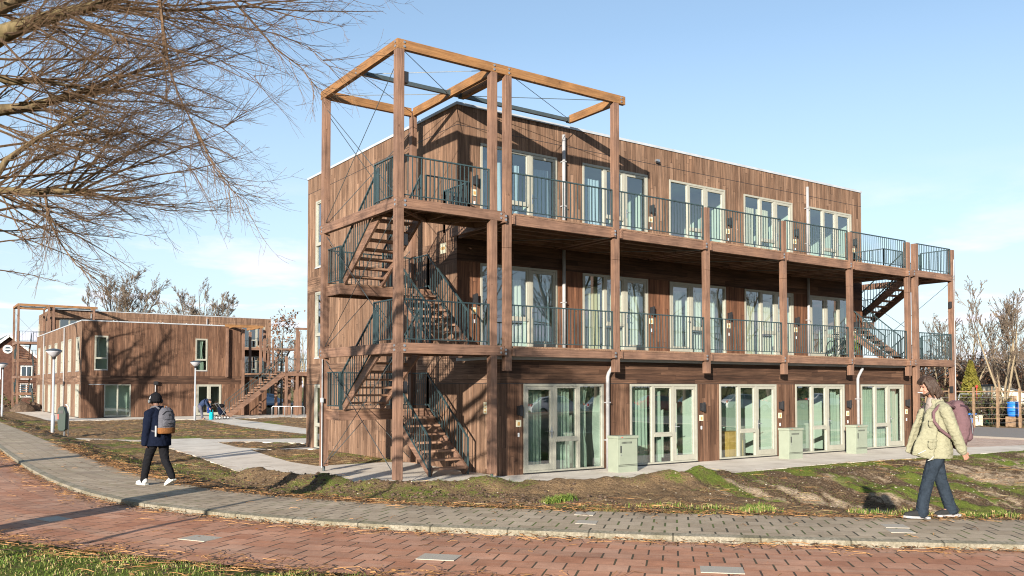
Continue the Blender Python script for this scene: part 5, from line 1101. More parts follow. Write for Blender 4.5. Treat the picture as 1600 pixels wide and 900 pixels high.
# allotment garden
def gp(u, v, d): return unproj(u, v, d)
paint('hoop_metal', (.50,.53,.55), .4, .5, .1, 5, .4); paint('weathered_wood', (.24,.16,.10), .85, .1, .25, 8); paint('crate_green', (.03,.13,.075), .5); paint('barrel_blue', (.02,.16,.55), .4); paint('shed_cream', (.66,.60,.44), .7)
def hoop(c, w, h, ax, lab, gl):
    pts = [c-ax*w/2+Vector((0,0,-.1)), c-ax*w/2+Vector((0,0,h*.45))]+[c-ax*w/2*math.cos(a)+Vector((0,0,h*.45+h*.55*math.sin(a))) for a in [PI*i/10 for i in range(1,10)]]+[c+ax*w/2+Vector((0,0,h*.45)), c+ax*w/2+Vector((0,0,-.1))]
    return pts
tn = thing('tunnel_frame','bare metal hoop frame of a garden tunnel with long straight rails','tunnel frame',tuple(gp(1550,602,52))[:2]+(0,))
D0 = Vector((.575,-.818,0)).normalized(); S0 = Vector((.818,.575,0)).normalized(); base = Vector((*gp(1535,602,50)[:2],0)); tops = []
for k in range(5):
    c = base + RV_*(k*1.55-1.3) + FV*(.4*k); pts = hoop(c, 2.2, 1.75, (RV_*.55+FV*.83).normalized(), '', ''); MB().tube(pts,.028,6).build('hoop','hoop_metal',tn,smooth=True); tops.append(c)
for dz, off in ((1.75,0),(1.3,-.8),(1.3,.8)): MB().tube([tops[0]+Vector((0,0,dz))+(RV_*.55+FV*.83)*off, tops[-1]+Vector((0,0,dz))+(RV_*.55+FV*.83)*off],.022,6).build('rail','hoop_metal',tn)
fe = thing('garden_fence','weathered wooden post fence with thin rails and wire in front of the allotment','fence',tuple(gp(1550,605,45))[:2]+(0,)); fp = [gp(u,602,46) for u in (1410,1447,1484,1521,1558,1593,1630,1668)]
for k,p in enumerate(fp): MB().box(p.x-.05,p.x+.05,p.y-.05,p.y+.05,-.1,2.05+.1*random.random()).build('post','weathered_wood',fe)
for z in (1.92,1.05,.45): MB().tube([Vector((p.x,p.y,z+random.gauss(0,.02))) for p in fp],.03 if z > 1.5 else .018,5).build('rail','weathered_wood',fe)
m = MB()
for z in (.25,.7,1.3,1.6): m.tube([Vector((p.x,p.y,z)) for p in fp],.004,3)
m.build('wire','hoop_metal',fe)
for k,(u,v,d,w_,h_,mt,nm,l,c) in enumerate(((1545,652,50,1.4,.85,'crate_green','garden_box','long green garden box under the metal hoops','box'),(1572,652,50,.9,.9,'crate_green','garden_box','square green compost box left of the blue barrel','box'),(1553,638,54,1.0,.9,'crate_green','garden_box','green box behind the others in the allotment','box'),
    (1512,650,48,.35,.7,'barrel_blue','garden_box','small blue tub near the last gallery post','tub'),(1522,648,48,.4,.6,'shed_cream','garden_box','small cream box beside the blue tub','box'),(1598,648,49,.5,.8,'shed_cream','garden_box','cream board leaning right of the blue barrel','board'))):
    p = gp(u,602,d); o = MB().box(p.x-w_/2,p.x+w_/2,p.y-.35,p.y+.35,0,h_*.92).box(p.x-w_/2-.03,p.x+w_/2+.03,p.y-.38,p.y+.38,h_*.92,h_).build(nm,mt,None,(p.x,p.y,0),bevel=.02); tag(o,l,c)
p = gp(1583,602,47); o = MB().lathe((p.x,p.y,.55),[(.26,0),(.31,.1),(.33,.35),(.33,.37),(.31,.38),(.32,.7),(.34,.72),(.34,.78),(.28,.80)],20).build('water_barrel','barrel_blue',None,(p.x,p.y,.55),smooth=True); tag(o,'bright blue water barrel raised on blocks in the allotment','barrel')
o = MB().box(p.x-.3,p.x+.3,p.y-.3,p.y+.3,0,.55).build('barrel_stand','weathered_wood',None,(p.x,p.y,0),bevel=.02); tag(o,'wooden block stand beneath the blue water barrel','stand')
p = gp(1567,602,56); sh = thing('garden_shed','small cream garden shed with a red shed beside it behind the hoops','shed',(p.x,p.y,0),R(-30),None,world=False)
m = MB(); m.v = [(-1.0,-.8,0),(1.0,-.8,0),(1.0,-.8,1.75),(-1.0,-.8,2.2),(-1.0,.8,0),(1.0,.8,0),(1.0,.8,1.75),(-1.0,.8,2.2)]; m.f = [(0,1,2,3),(5,4,7,6),(1,5,6,2),(4,0,3,7)]; m.mi = [0]*4; m.build('wall','shed_cream',sh)
MB().bar((-1.15,0,2.28),(1.15,0,1.76),1.9,.08).build('roof','roofing',sh); MB().box(-.3,.35,-.83,-.80,.05,1.6).build('door','weathered_wood',sh)
p = gp(1550,602,59); sh = thing('garden_shed','low red and white shed left of the cream one','shed',(p.x,p.y,0),R(-30),None,world=False); MB().box(-.9,.9,-.7,.7,0,1.55).build('wall','bin_red',sh); MB().bar((-1.0,0,1.62),(1.0,0,1.62),1.6,.12).build('roof','white_paint',sh)
for k,(u,d,h_) in enumerate(((1530,53,2.7),(1560,48,2.4),(1549,49,2.2))):
    p = gp(u,602,d); o = MB().cyl((p.x,p.y,-.1),(p.x+.05,p.y,h_),.035,6).build('garden_pole','weathered_wood' if k else 'bark_pale',None,(p.x,p.y,0)); tag(o,['tall pale pole behind the left end of the hoops','garden pole nearest the green boxes','short garden pole inside the hoop frame'][k],'pole','poles in the allotment')
p = gp(1526,602,51); o = MB().lathe((p.x,p.y,2.1),[(.03,0),(.07,.04),(.07,.12),(.03,.16)],10).cyl((p.x,p.y,0),(p.x,p.y,2.1),.02,5).build('scare_marker','bin_red',None,(p.x,p.y,0)); tag(o,'small red marker on a stick among the garden plants','marker')
# heap of earth behind the far tower
random.seed(4); m = MB(); c = unproj(30,600,76)
for _ in range(14):
    x = c.x+random.uniform(-2.6,3.4); y = c.y+random.uniform(-.8,.8); r = random.uniform(.5,1.0); m.lathe((x,y,-.2),[(r*1.25,0),(r,.35*r),(r*.7,.75*r),(r*.25,1.02*r)],9)
m.v = [(a+random.gauss(0,.07),b_2+random.gauss(0,.07),z+random.gauss(0,.05)) for a,b_2,z in m.v]; o = m.build('earth_heap','soil_clod',None,(c.x,c.y,0)); tag(o,'brown heap of dug earth behind the far stair tower','earth heap')
# ================================================================ people
def skinmat(name, c):
    b = NB(name, .55, .35); n = b.noise(b.tc.outputs['Object'], 30, 3); b.col(b.ramp(n, [(.3, tuple(v*.85 for v in c)), (.7, c)])); b.b.inputs['Subsurface Weight'].default_value = .08; b.bump(n, .1, .002)
skinmat('skin', (.38,.20,.14)); skinmat('skin_dark', (.16,.085,.06))
cloth('jacket_khaki', (.255,.245,.165), 260, .12, 9); cloth('jeans', (.024,.033,.045), 300, .35, 12); cloth('hoodie_grey', (.30,.25,.22), 240); cloth('pack_mauve', (.135,.078,.085), 200, .15, 8)
cloth('strap_dark', (.05,.03,.04), 200); cloth('coat_navy', (.006,.009,.021), 260, .2, 8); cloth('pants_black', (.010,.010,.012), 240); cloth('pack_grey', (.10,.10,.115), 200, .1, 10); cloth('pack_tan', (.20,.085,.03), 120, .1, 10)
cloth('beanie_black', (.010,.010,.012), 120); cloth('shoe_dark', (.03,.03,.03), 90); cloth('shoe_white', (.50,.50,.48), 90, .04); cloth('sole_white', (.42,.42,.38), 60, .05); cloth('bag_turquoise', (.01,.36,.42), 90, .08); cloth('bag_blue', (.015,.035,.16), 90, .08); cloth('jacket_dusk', (.03,.045,.09), 200); cloth('pants_grey', (.10,.10,.13), 200)
b = NB('hair_brown', .55, .4); o_ = b.mapp(b.tc.outputs['Object'], (60,60,9)); n = b.noise(o_, 3, 5, .7); b.col(b.ramp(n, [(.3, (.010,.006,.004)), (.7, (.065,.034,.02))])); b.bump(n, .8, .008)
b = NB('hair_black', .6, .3); b.col((.012,.010,.010))
paint('eye_dark', (.02,.015,.012), .2); paint('paper_white', (.8,.78,.74), .8); paint('phone_grey', (.35,.36,.38), .4)
class Blob:
    def __init__(s): s.m = MB()
    def cap(s, p, q, r1, r2=None, n=14):
        """tapered capsule"""
        p = Vector(p); q = Vector(q); r2 = r1 if r2 is None else r2; d = (q-p).normalized(); pts = []; rr = []
        for i in range(5): a = PI/2*i/5; pts.append(p-d*r1*math.cos(a)); rr.append(max(r1*math.sin(a), r1*.05))
        L = (q-p).length
        for i in range(1, 5): pts.append(p.lerp(q, i/5)); rr.append(r1+(r2-r1)*i/5)
        for i in range(6): a = PI/2*i/5; pts.append(q+d*r2*math.sin(a)); rr.append(max(r2*math.cos(a), r2*.05))
        s.m.tube(pts, rr, n); return s
    def chain(s, *pr):
        for (p, r1), (q, r2) in zip(pr[:-1], pr[1:]): s.cap(p, q, r1, r2)
        return s
    def ell(s, c, r, rot=None, n=16):
        k0 = len(s.m.v); prof = [(max(math.sin(PI*i/10), .03), -math.cos(PI*i/10)) for i in range(11)]; s.m.lathe((0,0,0), prof, n)
        Mx = Matrix.Rotation(rot[0], 3, rot[1]) if rot else Matrix.Identity(3)
        for i in range(k0, len(s.m.v)): a = s.m.v[i]; v = Mx @ Vector((a[0]*r[0], a[1]*r[1], a[2]*r[2])); s.m.v[i] = (v.x+c[0], v.y+c[1], v.z+c[2])
        return s
    def loft(s, rings, n=24):
        """rings = (centre, rx, ry): stacked ellipses"""
        k0 = len(s.m.v)
        for c, rx, ry in rings:
            for j in range(n): a = 2*PI*j/n; s.m.v.append((c[0]+rx*math.cos(a), c[1]+ry*math.sin(a), c[2]))
        for i in range(len(rings)-1):
            for j in range(n): a = k0+i*n+j; b = k0+i*n+(j+1)%n; s.m.f.append((a,b,b+n,a+n)); s.m.mi.append(0)
        s.m.f.append(tuple(k0+n-1-j for j in range(n))); s.m.f.append(tuple(k0+(len(rings)-1)*n+j for j in range(n))); s.m.mi += [0,0]; return s
    def build(s, name, mat, parent, voxel=.01, it=2, wr=0.0, wf=7.0, ws=(1,1,1), cut=None):
        o = s.m.build(name, mat, parent); md = o.modifiers.new('r', 'REMESH'); md.mode = 'VOXEL'; md.voxel_size = voxel; md.use_smooth_shade = True
        if it: m2 = o.modifiers.new('s', 'SMOOTH'); m2.iterations = it; m2.factor = .5
        me = bpy.data.meshes.new_from_object(o.evaluated_get(bpy.context.evaluated_depsgraph_get())); o.modifiers.clear(); old = o.data; o.data = me; bpy.data.meshes.remove(old); me.name = name
        if not me.materials: me.materials.append(M[mat])
        me.polygons.foreach_set('use_smooth', [True]*len(me.polygons))
        if wr:
            nrm = [v.normal.copy() for v in me.vertices]
            for v, n_ in zip(me.vertices, nrm):
                p = Vector((v.co.x*ws[0], v.co.y*ws[1], v.co.z*ws[2]))*wf; a = noise.noise(p); b_ = noise.noise(p*2.3+Vector((5,1,2))); v.co += n_*wr*((1-abs(a)*2.6)*.7 + b_*.6)
        return o
def hand(B, w, d, side, s=1.0):
    """curled relaxed hand: palm, five fingers of different length bent at the knuckles, thumb from the side"""
    w = Vector(w); d = Vector(d).normalized(); f = Vector(side).normalized(); n = d.cross(f).normalized()
    B.cap(w, w+d*.045*s, .026*s, .030*s); c = w+d*.05*s; 
    for k in (-1,0,1): B.cap(c+f*k*.020*s-d*.02*s, c+f*k*.020*s+d*.03*s, .017*s, .014*s)
    for k, L in zip((-1.5,-.5,.5,1.5), (.062,.074,.070,.054)):
        a = c+f*k*.020*s+d*.038*s; b_ = a+(d*.85+n*.35).normalized()*L*.5*s; e = b_+(d*.45+n*.85).normalized()*L*.5*s; B.chain((a,.0095*s),(b_,.0085*s),(e,.007*s))
    a = c-f*.030*s-d*.01*s; b_ = a+(d*.6-f*.6+n*.3).normalized()*.034*s; e = b_+(d*.8+n*.5).normalized()*.028*s; B.chain((a,.013*s),(b_,.0105*s),(e,.008*s))
# ---- the man walking to the left: own frame, x forward, y to his left (towards the camera), z up
mc = ground_pt(1465,808.5,SZ); RZM = math.atan2(.575,-.818)
man = thing('person','person in an open khaki field jacket and jeans striding left, cigarette in mouth','person',(mc.x,mc.y,SZ),RZM,None,world=False)
H = dict(hipL=(-.01,.095,.93), hipR=(-.01,-.095,.93), kL=(.17,.10,.50), aL=(.27,.10,.09), kR=(-.10,-.10,.49), aR=(-.24,-.10,.10))
B = Blob(); B.loft([((.0,0,.86),.10,.15),((.0,0,.98),.115,.165),((.0,0,1.12),.105,.145),((-.005,0,1.28),.12,.165),((-.01,0,1.42),.125,.185),((-.01,0,1.50),.085,.15),((0,0,1.55),.05,.06)])
B.chain((H['hipL'],.085),(H['kL'],.058),(H['aL'],.040)); B.chain((H['hipR'],.085),(H['kR'],.058),(H['aR'],.040))
B.cap(H['aL'],(.40,.10,.05),.042,.034); B.cap(H['aR'],(-.11,-.10,.05),.042,.034)
B.chain(((0,0,1.50),.062),((.055,0,1.64),.052)); hc = Vector((.075,0,1.755))
B.ell(hc+Vector((-.015,0,.02)),(.098,.078,.105)); B.ell(hc+Vector((.02,0,-.055)),(.075,.062,.075)); B.ell(hc+Vector((.060,0,-.095)),(.032,.034,.028))
B.cap(hc+Vector((.082,0,.005)),hc+Vector((.104,0,-.030)),.011,.016); B.ell(hc+Vector((.100,0,-.034)),(.014,.018,.011)); B.ell(hc+Vector((.078,0,-.066)),(.014,.024,.006)); B.ell(hc+Vector((.078,0,-.078)),(.013,.021,.007)); B.ell(hc+Vector((.074,0,.030)),(.022,.050,.014))
for s_ in (-1,1): B.ell(hc+Vector((-.012,s_*.080,-.012)),(.018,.010,.030)); B.ell(hc+Vector((.058,s_*.038,-.04)),(.028,.022,.024))
shL, elL, wrL = (-.015,.205,1.44), (-.105,.255,1.17), (-.215,.255,.90); shR, elR, wrR = (-.01,-.215,1.44), (.05,-.25,1.17), (.13,-.22,.93)
B.chain(((0,.10,1.45),.06),(shL,.062),(elL,.046),(wrL,.030)); B.chain(((0,-.10,1.45),.06),(shR,.062),(elR,.046),(wrR,.030))
hand(B, wrL, (-.5,0,-.85), (.85,0,-.5)); hand(B, wrR, (.6,.1,-.75), (.8,0,.6))
def tilt(o, a=R(13)):
    piv = Vector((.045,0,1.62))
    for v in o.data.vertices:
        t = min(1, max(0, (v.co.z-1.56)/.10))
        if t > 0 and abs(v.co.y) < .16: v.co = piv + Matrix.Rotation(a*t, 3, 'Y') @ (v.co-piv)
    return o
tilt(B.build('body','skin',man,.0065,2))
e = MB()
for s_ in (-1,1):
    c_ = hc+Vector((.076,s_*.032,.006)); e.lathe(tuple(c_-Vector((0,0,.006))),[(.004,0),(.010,.004),(.010,.009),(.004,.013)],8)
tilt(e.build('eyes','eye_dark',man))
bm_ = Blob(); bm_.ell(hc+Vector((.060,0,-.098)),(.034,.040,.030)); bm_.ell(hc+Vector((.088,0,-.054)),(.010,.030,.007)); 
for s_ in (-1,1): bm_.cap(hc+Vector((.05,s_*.045,-.092)),hc+Vector((.005,s_*.066,-.065)),.022,.014)
tilt(bm_.build('beard','hair_brown',man,.006,1))
h = Blob(); h.ell(hc+Vector((-.022,0,.042)),(.098,.088,.094)); h.ell(hc+Vector((-.062,0,-.03)),(.068,.084,.12)); h.ell(hc+Vector((-.078,.0,-.11)),(.052,.078,.075))
for k in range(34):
    s_ = -1 if k%2 else 1; q = (k//2)/16; x0 = .055-.13*q; n_ = random.random()
    h.chain((hc+Vector((.035-.08*q,s_*.035,.128)),.015),(hc+Vector((x0,s_*.080,.07)),.014),(hc+Vector((x0-.012,s_*(.094+.008*n_),-.005)),.013),(hc+Vector((x0-.035-.02*n_,s_*(.094+.01*n_),-.075)),.010),(hc+Vector((x0-.055-.03*n_,s_*(.086+.012*n_),-.125-.05*random.random())),.004))
for k in range(7): h.chain((hc+Vector((.03,(k-3)*.022,.125)),.014),(hc+Vector((.082,(k-3)*.024,.085)),.010),(hc+Vector((.098,(k-3)*.026,.045+.01*random.random())),.004))
tilt(h.build('hair','hair_brown',man,.007,1,.005,38,(1,1,.4)))
# jeans
B = Blob(); B.loft([((-.0,0,.84),.12,.175),((0,0,.98),.125,.18),((0,0,1.06),.12,.17)])
B.chain((H['hipL'],.112),((.10,.10,.70),.095),(H['kL'],.078),((.225,.10,.28),.074),((.262,.10,.075),.078)); B.chain((H['hipR'],.112),((-.05,-.10,.70),.095),(H['kR'],.078),((-.17,-.10,.28),.076),((-.235,-.10,.085),.078))
B.build('jeans','jeans',man,.011,2,.006,16,(1,1,1.6))
# jacket: body with an open front that hangs forward, both sleeves
B = Blob(); B.loft([((.02,0,.80),.205,.235),((.01,0,.90),.20,.235),((.01,0,1.05),.175,.225),((0,0,1.20),.165,.225),((-.005,0,1.36),.155,.225),((-.01,0,1.46),.13,.20),((-.01,0,1.52),.09,.13)])
B.chain(((-.005,.15,1.47),.082),((shL[0],shL[1]+.01,1.43),.084),(elL,.072),((-.175,.255,1.0),.066),((-.206,.256,.92),.062)); B.chain(((-.005,-.15,1.47),.082),(shR,.090),(elR,.082),((.12,-.225,.96),.066))
for k in range(9):
    q = k/8; B.chain(((.07+.075*q,.175-.075*q,1.42),.034),((.12+.115*q,.205-.085*q,1.15),.030),((.16+.175*q,.215-.10*q,.90+.05*q),.026),((.165+.19*q,.215-.11*q,.80+.055*q),.020)); B.chain(((.07+.07*q,-.175+.06*q,1.42),.032),((.12+.11*q,-.205+.04*q,1.15),.028),((.16+.15*q,-.215+.03*q,.82+.05*q),.020))
for k in range(12): a = PI*.25+PI*1.5*k/11; B.cap((.0+.095*math.cos(a),.100*math.sin(a),1.50),(.01+.090*math.cos(a),.095*math.sin(a),1.565),.020,.014)
jk = B.build('jacket','jacket_khaki',man,.009,1,.0075,12,(1,1,1.35))
for nm,(c_,r_) in dict(p1=((.155,.212,1.26),(.058,.020,.062)), p2=((.165,.232,.98),(.070,.020,.068)), f1=((.155,.226,1.305),(.064,.014,.022)), f2=((.165,.246,1.035),(.076,.014,.022))).items():
    Blob().ell(c_, r_, (R(14),'Z')).build('jacket_pocket','jacket_khaki',jk,.006,1,.002,30)
B = Blob(); B.cap((-.206,.256,.925),(-.218,.256,.895),.054,.052); B.build('cuff','jacket_khaki',jk,.008,1)
B = Blob(); B.loft([((.065,0,1.12),.09,.10),((.075,0,1.3),.08,.10),((.06,0,1.45),.075,.09),((.05,0,1.56),.068,.072),((.045,0,1.60),.060,.064)]); B.chain(((.02,-.06,1.55),.03),((-.06,0,1.57),.03),((.02,.06,1.55),.03),((.085,0,1.50),.028),((.02,-.06,1.55),.03)); B.build('hooded_sweater','hoodie_grey',man,.009,1,.004,14)
m = MB(); m.tube([(.20,.19,.93),(.26,.20,.90),(.34,.20,.86)],.006,5); m.tube([(.16,.24,.83),(.20,.25,.79),(.24,.25,.775)],.006,5); m.build('drawstring','sole_white',man)
def shoe(parent, p, ang, s, um, sm, y):
    """p = ankle point on the ground plane, ang = toe-up pitch"""
    rot = Matrix.Rotation(-ang, 3, 'Y'); P = lambda a: tuple(Vector(p)+rot@(Vector(a)*s))
    B = Blob(); B.chain((P((-.035,0,.075)),.045*s),(P((.05,0,.055)),.044*s),(P((.14,0,.040)),.040*s),(P((.185,0,.034)),.032*s)); B.cap(P((-.02,0,.10)),P((-.015,0,.06)),.045*s,.046*s); sh_ = B.build('shoe',um,parent,.007,2)
    m = MB(); k0 = 0; out = [(-.085,.035),(-.06,.043),(.0,.040),(.07,.047),(.14,.048),(.20,.034),(.222,0)]; full = out+[(x,-w) for x,w in out[::-1][1:]]; n = len(full)
    m.v = [P((x,w,0)) for x,w in full]+[P((x*.99,w*1.02,.026)) for x,w in full]; m.f = [tuple(range(n-1,-1,-1)), tuple(range(n,2*n))]+[(i,(i+1)%n,n+(i+1)%n,n+i) for i in range(n)]; m.mi = [0]*len(m.f); m.build('sole',sm,sh_)
    return sh_
shoe(man,(.255,.10,.002),R(3),1.12,'shoe_dark','pipe_grey',0); shoe(man,(-.255,-.10,.002),R(-2),1.12,'shoe_dark','pipe_grey',0)
m = MB()
for px_ in ((.255,.10),(-.255,-.10)):
    for k in range(4): m.tube([(px_[0]+.06+k*.025,px_[1]-.03,.100-k*.012),(px_[0]+.065+k*.025,px_[1],.108-k*.012),(px_[0]+.06+k*.025,px_[1]+.03,.100-k*.012)],.005,4)
m.build('laces','sole_white',man)
def local(parent_loc, rz, p): c, s = math.cos(rz), math.sin(rz); return (parent_loc[0]+p[0]*c-p[1]*s, parent_loc[1]+p[0]*s+p[1]*c, parent_loc[2]+p[2])
ML = (mc.x,mc.y,SZ)
cg_ = thing('cigarette','white cigarette held between the lips of the man in the khaki jacket','cigarette',local(ML,RZM,(.178,.01,1.662)),RZM,None,world=False); MB().cyl((-.01,0,-.003),(.068,0,.006),.0048,8).build('paper','paper_white',cg_); MB().cyl((.0682,0,.006),(.072,0,.0065),.0048,8).build('tip','litter_dark',cg_)
bp = thing('backpack','dusty mauve backpack on the back of the man in the khaki jacket','backpack',local(ML,RZM,(-.285,0,.965)),RZM,None,world=False)
B = Blob(); B.chain(((.02,-.07,.10),.12),((-.02,-.06,.30),.12),((.02,-.05,.50),.095)); B.chain(((.02,.07,.10),.12),((-.02,.06,.30),.12),((.02,.05,.50),.095)); B.cap((.0,0,.06),(0,0,.48),.12,.11); pk = B.build('bag','pack_mauve',bp,.011,3,.007,9)
B = Blob(); B.chain(((-.10,-.04,.12),.075),((-.12,-.03,.26),.07)); B.chain(((-.10,.05,.12),.075),((-.12,.04,.26),.07)); B.build('front_pocket','pack_mauve',pk,.009,2,.004,12)
MB().tube([(-.10,.155,.40),(-.115,.15,.28),(-.12,.16,.16)],.006,5).build('zip','steel',pk); MB().tube([(.03,.14,.53),(-.06,.12,.515),(-.13,.06,.46)],.016,6).build('strap_band','strap_dark',pk); MB().box(-.20,-.15,-.03,.03,.36,.40).build('buckle','black_plastic',pk)
for s_ in (-1,1): MB().tube([(.10,s_*.13,.50),(.22,s_*.16,.555),(.33,s_*.185,.53),(.415,s_*.20,.44),(.43,s_*.235,.33),(.36,s_*.262,.22),(.22,s_*.24,.12),(.06,s_*.15,.06)],.021,8).build('shoulder_strap','pack_mauve' if s_ > 0 else 'strap_dark',bp,smooth=True)
# ---- the person with headphones walking away along the sidewalk
pc_ = ground_pt(247,758,SZ); RZP = math.atan2(.93,-.36); PL = (pc_.x,pc_.y,SZ)
pe = thing('person','person in a navy coat and black beanie with headphones, walking away on the sidewalk','person',PL,RZP,None,world=False)
hL, hR, kL, aL, kR, aR = (0,.085,.82),(0,-.085,.82),(.16,.105,.45),(.24,.12,.10),(-.06,-.09,.44),(-.26,-.10,.14)
B = Blob(); B.loft([((0,0,.76),.09,.13),((0,0,.90),.10,.145),((0,0,1.05),.09,.125),((.01,0,1.2),.10,.15),((.02,0,1.31),.09,.155),((.02,0,1.37),.05,.06)])
B.chain((hL,.075),(kL,.052),(aL,.038)); B.chain((hR,.075),(kR,.052),(aR,.038)); B.cap(aL,(.36,.12,.045),.038,.03); B.cap(aR,(-.15,-.10,.045),.036,.03); B.chain(((.02,0,1.33),.052),((.085,0,1.42),.048)); ph = Vector((.12,0,1.50))
B.ell(ph,(.09,.075,.10)); B.ell(ph+Vector((.03,0,-.05)),(.065,.055,.06)); B.cap(ph+Vector((.08,0,.0)),ph+Vector((.10,0,-.025)),.009,.013); B.ell(ph+Vector((.08,0,-.058)),(.01,.02,.008))
for s_ in (-1,1): B.ell(ph+Vector((-.01,s_*.076,-.01)),(.016,.01,.027))
B.chain((( .02,.08,1.31),.05),((.02,.185,1.27),.052),((.0,.225,1.02),.040),((.03,.235,.80),.028)); B.chain(((.02,-.08,1.31),.05),((.02,-.185,1.27),.052),((.03,-.22,1.02),.040),((.14,-.20,.86),.028))
hand(B,(.03,.235,.79),(.1,0,-1),(1,0,.1),.9); hand(B,(.14,-.20,.85),(.5,.1,-.8),(.8,0,.5),.9); B.build('body','skin_dark',pe,.007,2)
B = Blob(); B.loft([((0,0,.70),.115,.16),((0,0,.84),.115,.165),((0,0,.93),.11,.155)]); B.chain((hL,.098),((.09,.095,.62),.085),(kL,.070),(aL,.060),((.245,.12,.085),.058)); B.chain((hR,.098),((-.02,-.09,.62),.085),(kR,.070),((-.19,-.10,.26),.062),((-.255,-.10,.155),.058)); B.build('trousers','pants_black',pe,.011,2,.006,14)
B = Blob(); B.loft([((.0,.0,.70),.185,.225),((.0,0,.80),.18,.225),((0,0,.95),.165,.215),((.005,0,1.12),.15,.205),((.015,0,1.25),.135,.195),((.02,0,1.33),.10,.14),((.02,0,1.40),.070,.078)]); B.chain(((.02,.12,1.29),.075),((.02,.185,1.26),.082),((.0,.235,1.02),.073),((.03,.245,.82),.066),((.035,.245,.76),.062)); B.chain(((.02,-.12,1.29),.075),((.02,-.185,1.26),.082),((.03,-.23,1.02),.073),((.13,-.21,.88),.062))
B.build('coat','coat_navy',pe,.011,2,.008,8)
B = Blob(); B.ell(ph+Vector((-.012,0,.035)),(.116,.102,.102)); B.ell(ph+Vector((-.015,0,-.005)),(.112,.100,.05)); B.ell(ph+Vector((-.02,0,.13)),(.03,.03,.02)); B.build('beanie','beanie_black',pe,.009,1,.004,30,(1,1,.3))
shoe(pe,(.235,.12,.002),R(0),1.0,'shoe_white','sole_white',0); shoe(pe,(-.26,-.10,.062),R(-26),1.0,'shoe_white','sole_white',0)
hp = thing('headphones','black over ear headphones worn over the black beanie','headphones',local(PL,RZP,(.12,0,1.495)),RZP,None,world=False); MB().tube([(-.0,.108*math.cos(a),.125*math.sin(a)+.0) for a in [PI*i/14 for i in range(15)]],.010,8).build('headband','phone_grey',hp,smooth=True)
for s_ in (-1,1): c_ = MB().cyl((-.01,s_*.092,-.01),(-.01,s_*.128,-.012),.042,16).build('ear_cup','black_plastic',hp,bevel=.008); MB().cyl((-.01,s_*.129,-.012),(-.01,s_*.132,-.012),.026,14).build('cap','steel',c_)
b2 = thing('backpack','grey backpack with a tan leather base worn by the person in the navy coat','backpack',local(PL,RZP,(-.22,0,.92)),RZP,None,world=False)
B = Blob(); B.loft([((0,0,.02),.085,.150),((0,0,.12),.095,.155),((0,0,.30),.090,.150),((.01,0,.40),.075,.125),((.02,0,.455),.045,.075)]); pk = B.build('bag','pack_grey',b2,.009,1,.003,9)
B = Blob(); B.loft([((0,0,0),.088,.153),((0,0,.02),.098,.161),((0,0,.10),.101,.163),((0,0,.108),.09,.155)]); B.build('leather_base','pack_tan',pk,.007,1)
B = Blob(); B.loft([((-.075,0,.13),.035,.125),((-.08,0,.20),.04,.125),((-.075,0,.25),.035,.12)]); B.build('front_pocket','pack_grey',pk,.008,1); m = MB(); m.tube([(-.118,-.11,.248),(-.122,0,.252),(-.118,.11,.248)],.004,4); m.tube([(-.055,-.12,.33),(-.07,-.06,.39),(-.07,.06,.39),(-.055,.12,.33)],.006,4); m.build('zip','black_plastic',pk)
m = MB(); c_ = Vector((-.101,0,.325)); m.quad(c_+Vector((0,-.026,0)),c_+Vector((0,0,-.026)),c_+Vector((0,.026,0)),c_+Vector((0,0,.026))); m.box(-.125,-.121,-.07,-.045,.165,.19)
for k in range(3): m.box(-.125,-.121,-.03+k*.028,-.01+k*.028,.168,.186)
m.build('patch','black_plastic',pk); MB().tube([(.02,-.03,.45),(.0,-.03,.49),(.0,.03,.49),(.02,.03,.45)],.009,6).build('handle','pack_tan',pk)
for s_ in (-1,1): MB().tube([(.07,s_*.09,.43),(.16,s_*.105,.475),(.26,s_*.115,.46),(.36,s_*.125,.36),(.37,s_*.14,.20),(.22,s_*.20,.06),(.06,s_*.15,.03)],.018,8).build('shoulder_strap','pack_grey',b2,smooth=True)
MB().box(.03,.07,.165,.18,-.05,.14).build('paper_roll','pipe_grey',pk,bevel=.006)
# ---- the small figure bending over bags by the stair foot
kc = ground_pt(318,655,0); KL = (kc.x,kc.y,0); RK = R(-32)
kp = thing('person','small figure in a dark jacket bending over bags beside the long stair','person',KL,RK,None,world=False)
B = Blob(); B.chain(((-.12,.10,.06),.05),((-.15,.10,.45),.07),((-.22,.08,.85),.12)); B.chain(((-.05,-.10,.06),.05),((-.10,-.10,.45),.07),((-.22,-.08,.85),.12)); B.cap((-.12,.10,.05),(.05,.10,.04),.045,.035); B.cap((-.05,-.10,.05),(.12,-.10,.04),.045,.035)
B.chain(((-.22,0,.90),.15),((.0,0,1.12),.15),((.18,0,1.22),.13),((.30,0,1.22),.06)); B.ell((.40,0,1.20),(.10,.085,.11)); B.cap((.40,0,1.16),(.47,0,1.10),.02,.03)
for s_ in (-1,1): B.chain(((.15,s_*.17,1.2),.06),((.28,s_*.19,.95),.05),((.42,s_*.12,.76),.035)); hand(B,(.42,s_*.12,.75),(.4,0,-.8),(.8,0,.4))
B.build('body','skin',kp,.011,2)
B = Blob(); B.chain(((-.22,0,.88),.17),((.0,0,1.12),.175),((.18,0,1.23),.15)); [B.chain(((.15,s_*.17,1.21),.085),((.28,s_*.19,.95),.07),((.40,s_*.13,.79),.055)) for s_ in (-1,1)]; B.build('jacket','jacket_dusk',kp,.014,2,.008,9)
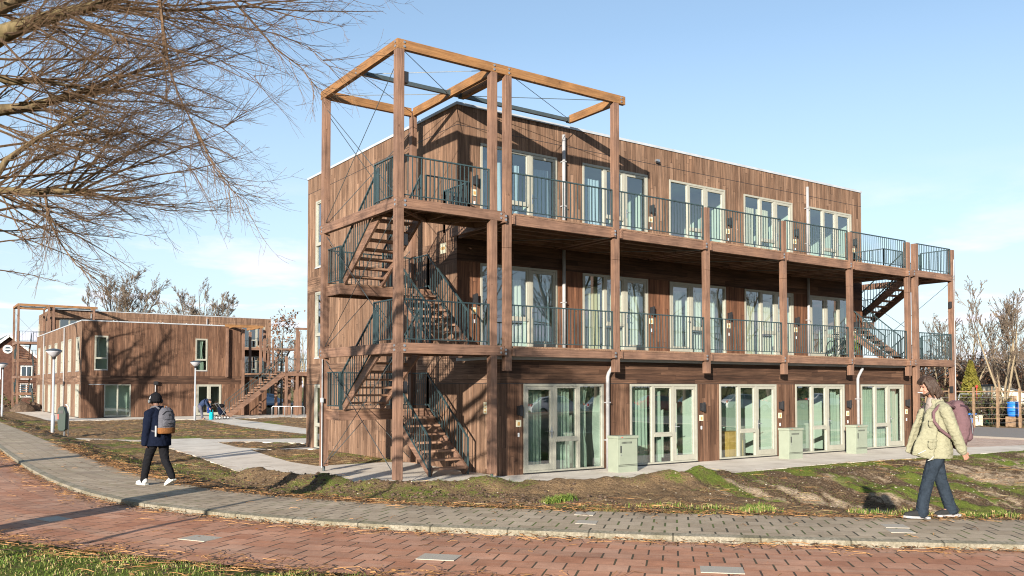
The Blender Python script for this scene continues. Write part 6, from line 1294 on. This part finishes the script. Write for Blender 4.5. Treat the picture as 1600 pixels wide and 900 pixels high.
B = Blob(); B.chain(((-.12,.10,.10),.075),((-.15,.10,.45),.09),((-.21,.08,.82),.14)); B.chain(((-.05,-.10,.10),.075),((-.10,-.10,.45),.09),((-.21,-.08,.82),.14)); B.build('trousers','pants_grey',kp,.014,2,.006,9)
B = Blob(); B.ell((.385,0,1.25),(.115,.10,.10)); B.ell((.33,0,1.20),(.08,.09,.10)); B.build('hair','hair_brown',kp,.012,1)
for k,(dx,dy,w_,h_,mt,l) in enumerate(((.62,-.35,.36,.48,'bag_turquoise','turquoise shopping bag on the ground in front of the bending figure'),(.35,.05,.34,.42,'bag_blue','blue bag with a red top hanging from the hands of the bending figure'))):
    c = local(KL,RK,(dx,dy,0 if k == 0 else .42)); t = thing('shopping_bag',l,'bag',c,RK,None,world=False); B = Blob(); B.loft([((0,0,0),w_*.36,w_*.5),((0,0,h_*.5),w_*.40,w_*.55),((0,0,h_),w_*.32,w_*.46)]); B.build('bag',mt,t,.014,1,.012,7)
    for s_ in (-1,1): MB().tube([(s_*.08,-.09,h_),(s_*.07,-.05,h_+.16),(s_*.07,.05,h_+.16),(s_*.08,.09,h_)],.009,5).build('handle',mt,t)
st_ = thing('stroller','dark folded pushchair with pale wheels between the bags and the stair','pushchair',local(KL,RK,(1.25,-.15,0)),R(10),None,world=False)
for x in (-.28,.30):
    for y in (-.22,.22): w_ = MB().tube([(x+.11*math.cos(a),y,.12+.11*math.sin(a)) for a in [2*PI*i/14 for i in range(15)]],.022,6,False).build('wheel','rubber',st_); MB().cyl((x,y-.02,.12),(x,y+.02,.12),.05,10).build('hub','white_plastic',w_)
m = MB()
for y in (-.22,.22): m.cyl((-.28,y,.12),(.25,y,.80),.014,6); m.cyl((.30,y,.12),(-.15,y,.70),.014,6); m.cyl((-.15,y,.70),(-.42,y,1.05),.014,6)
m.cyl((-.42,-.22,1.05),(-.42,.22,1.05),.016,6); m.build('frame','steel',st_); B = Blob(); B.chain(((-.1,0,.45),.17),((.12,0,.42),.15)); B.chain(((-.1,0,.45),.17),((-.20,0,.72),.13)); B.build('seat','coat_navy',st_,.015,1,.008,8); B = Blob(); B.ell((-.05,0,.90),(.22,.22,.14)); B.build('hood','beanie_black',st_,.015,1)
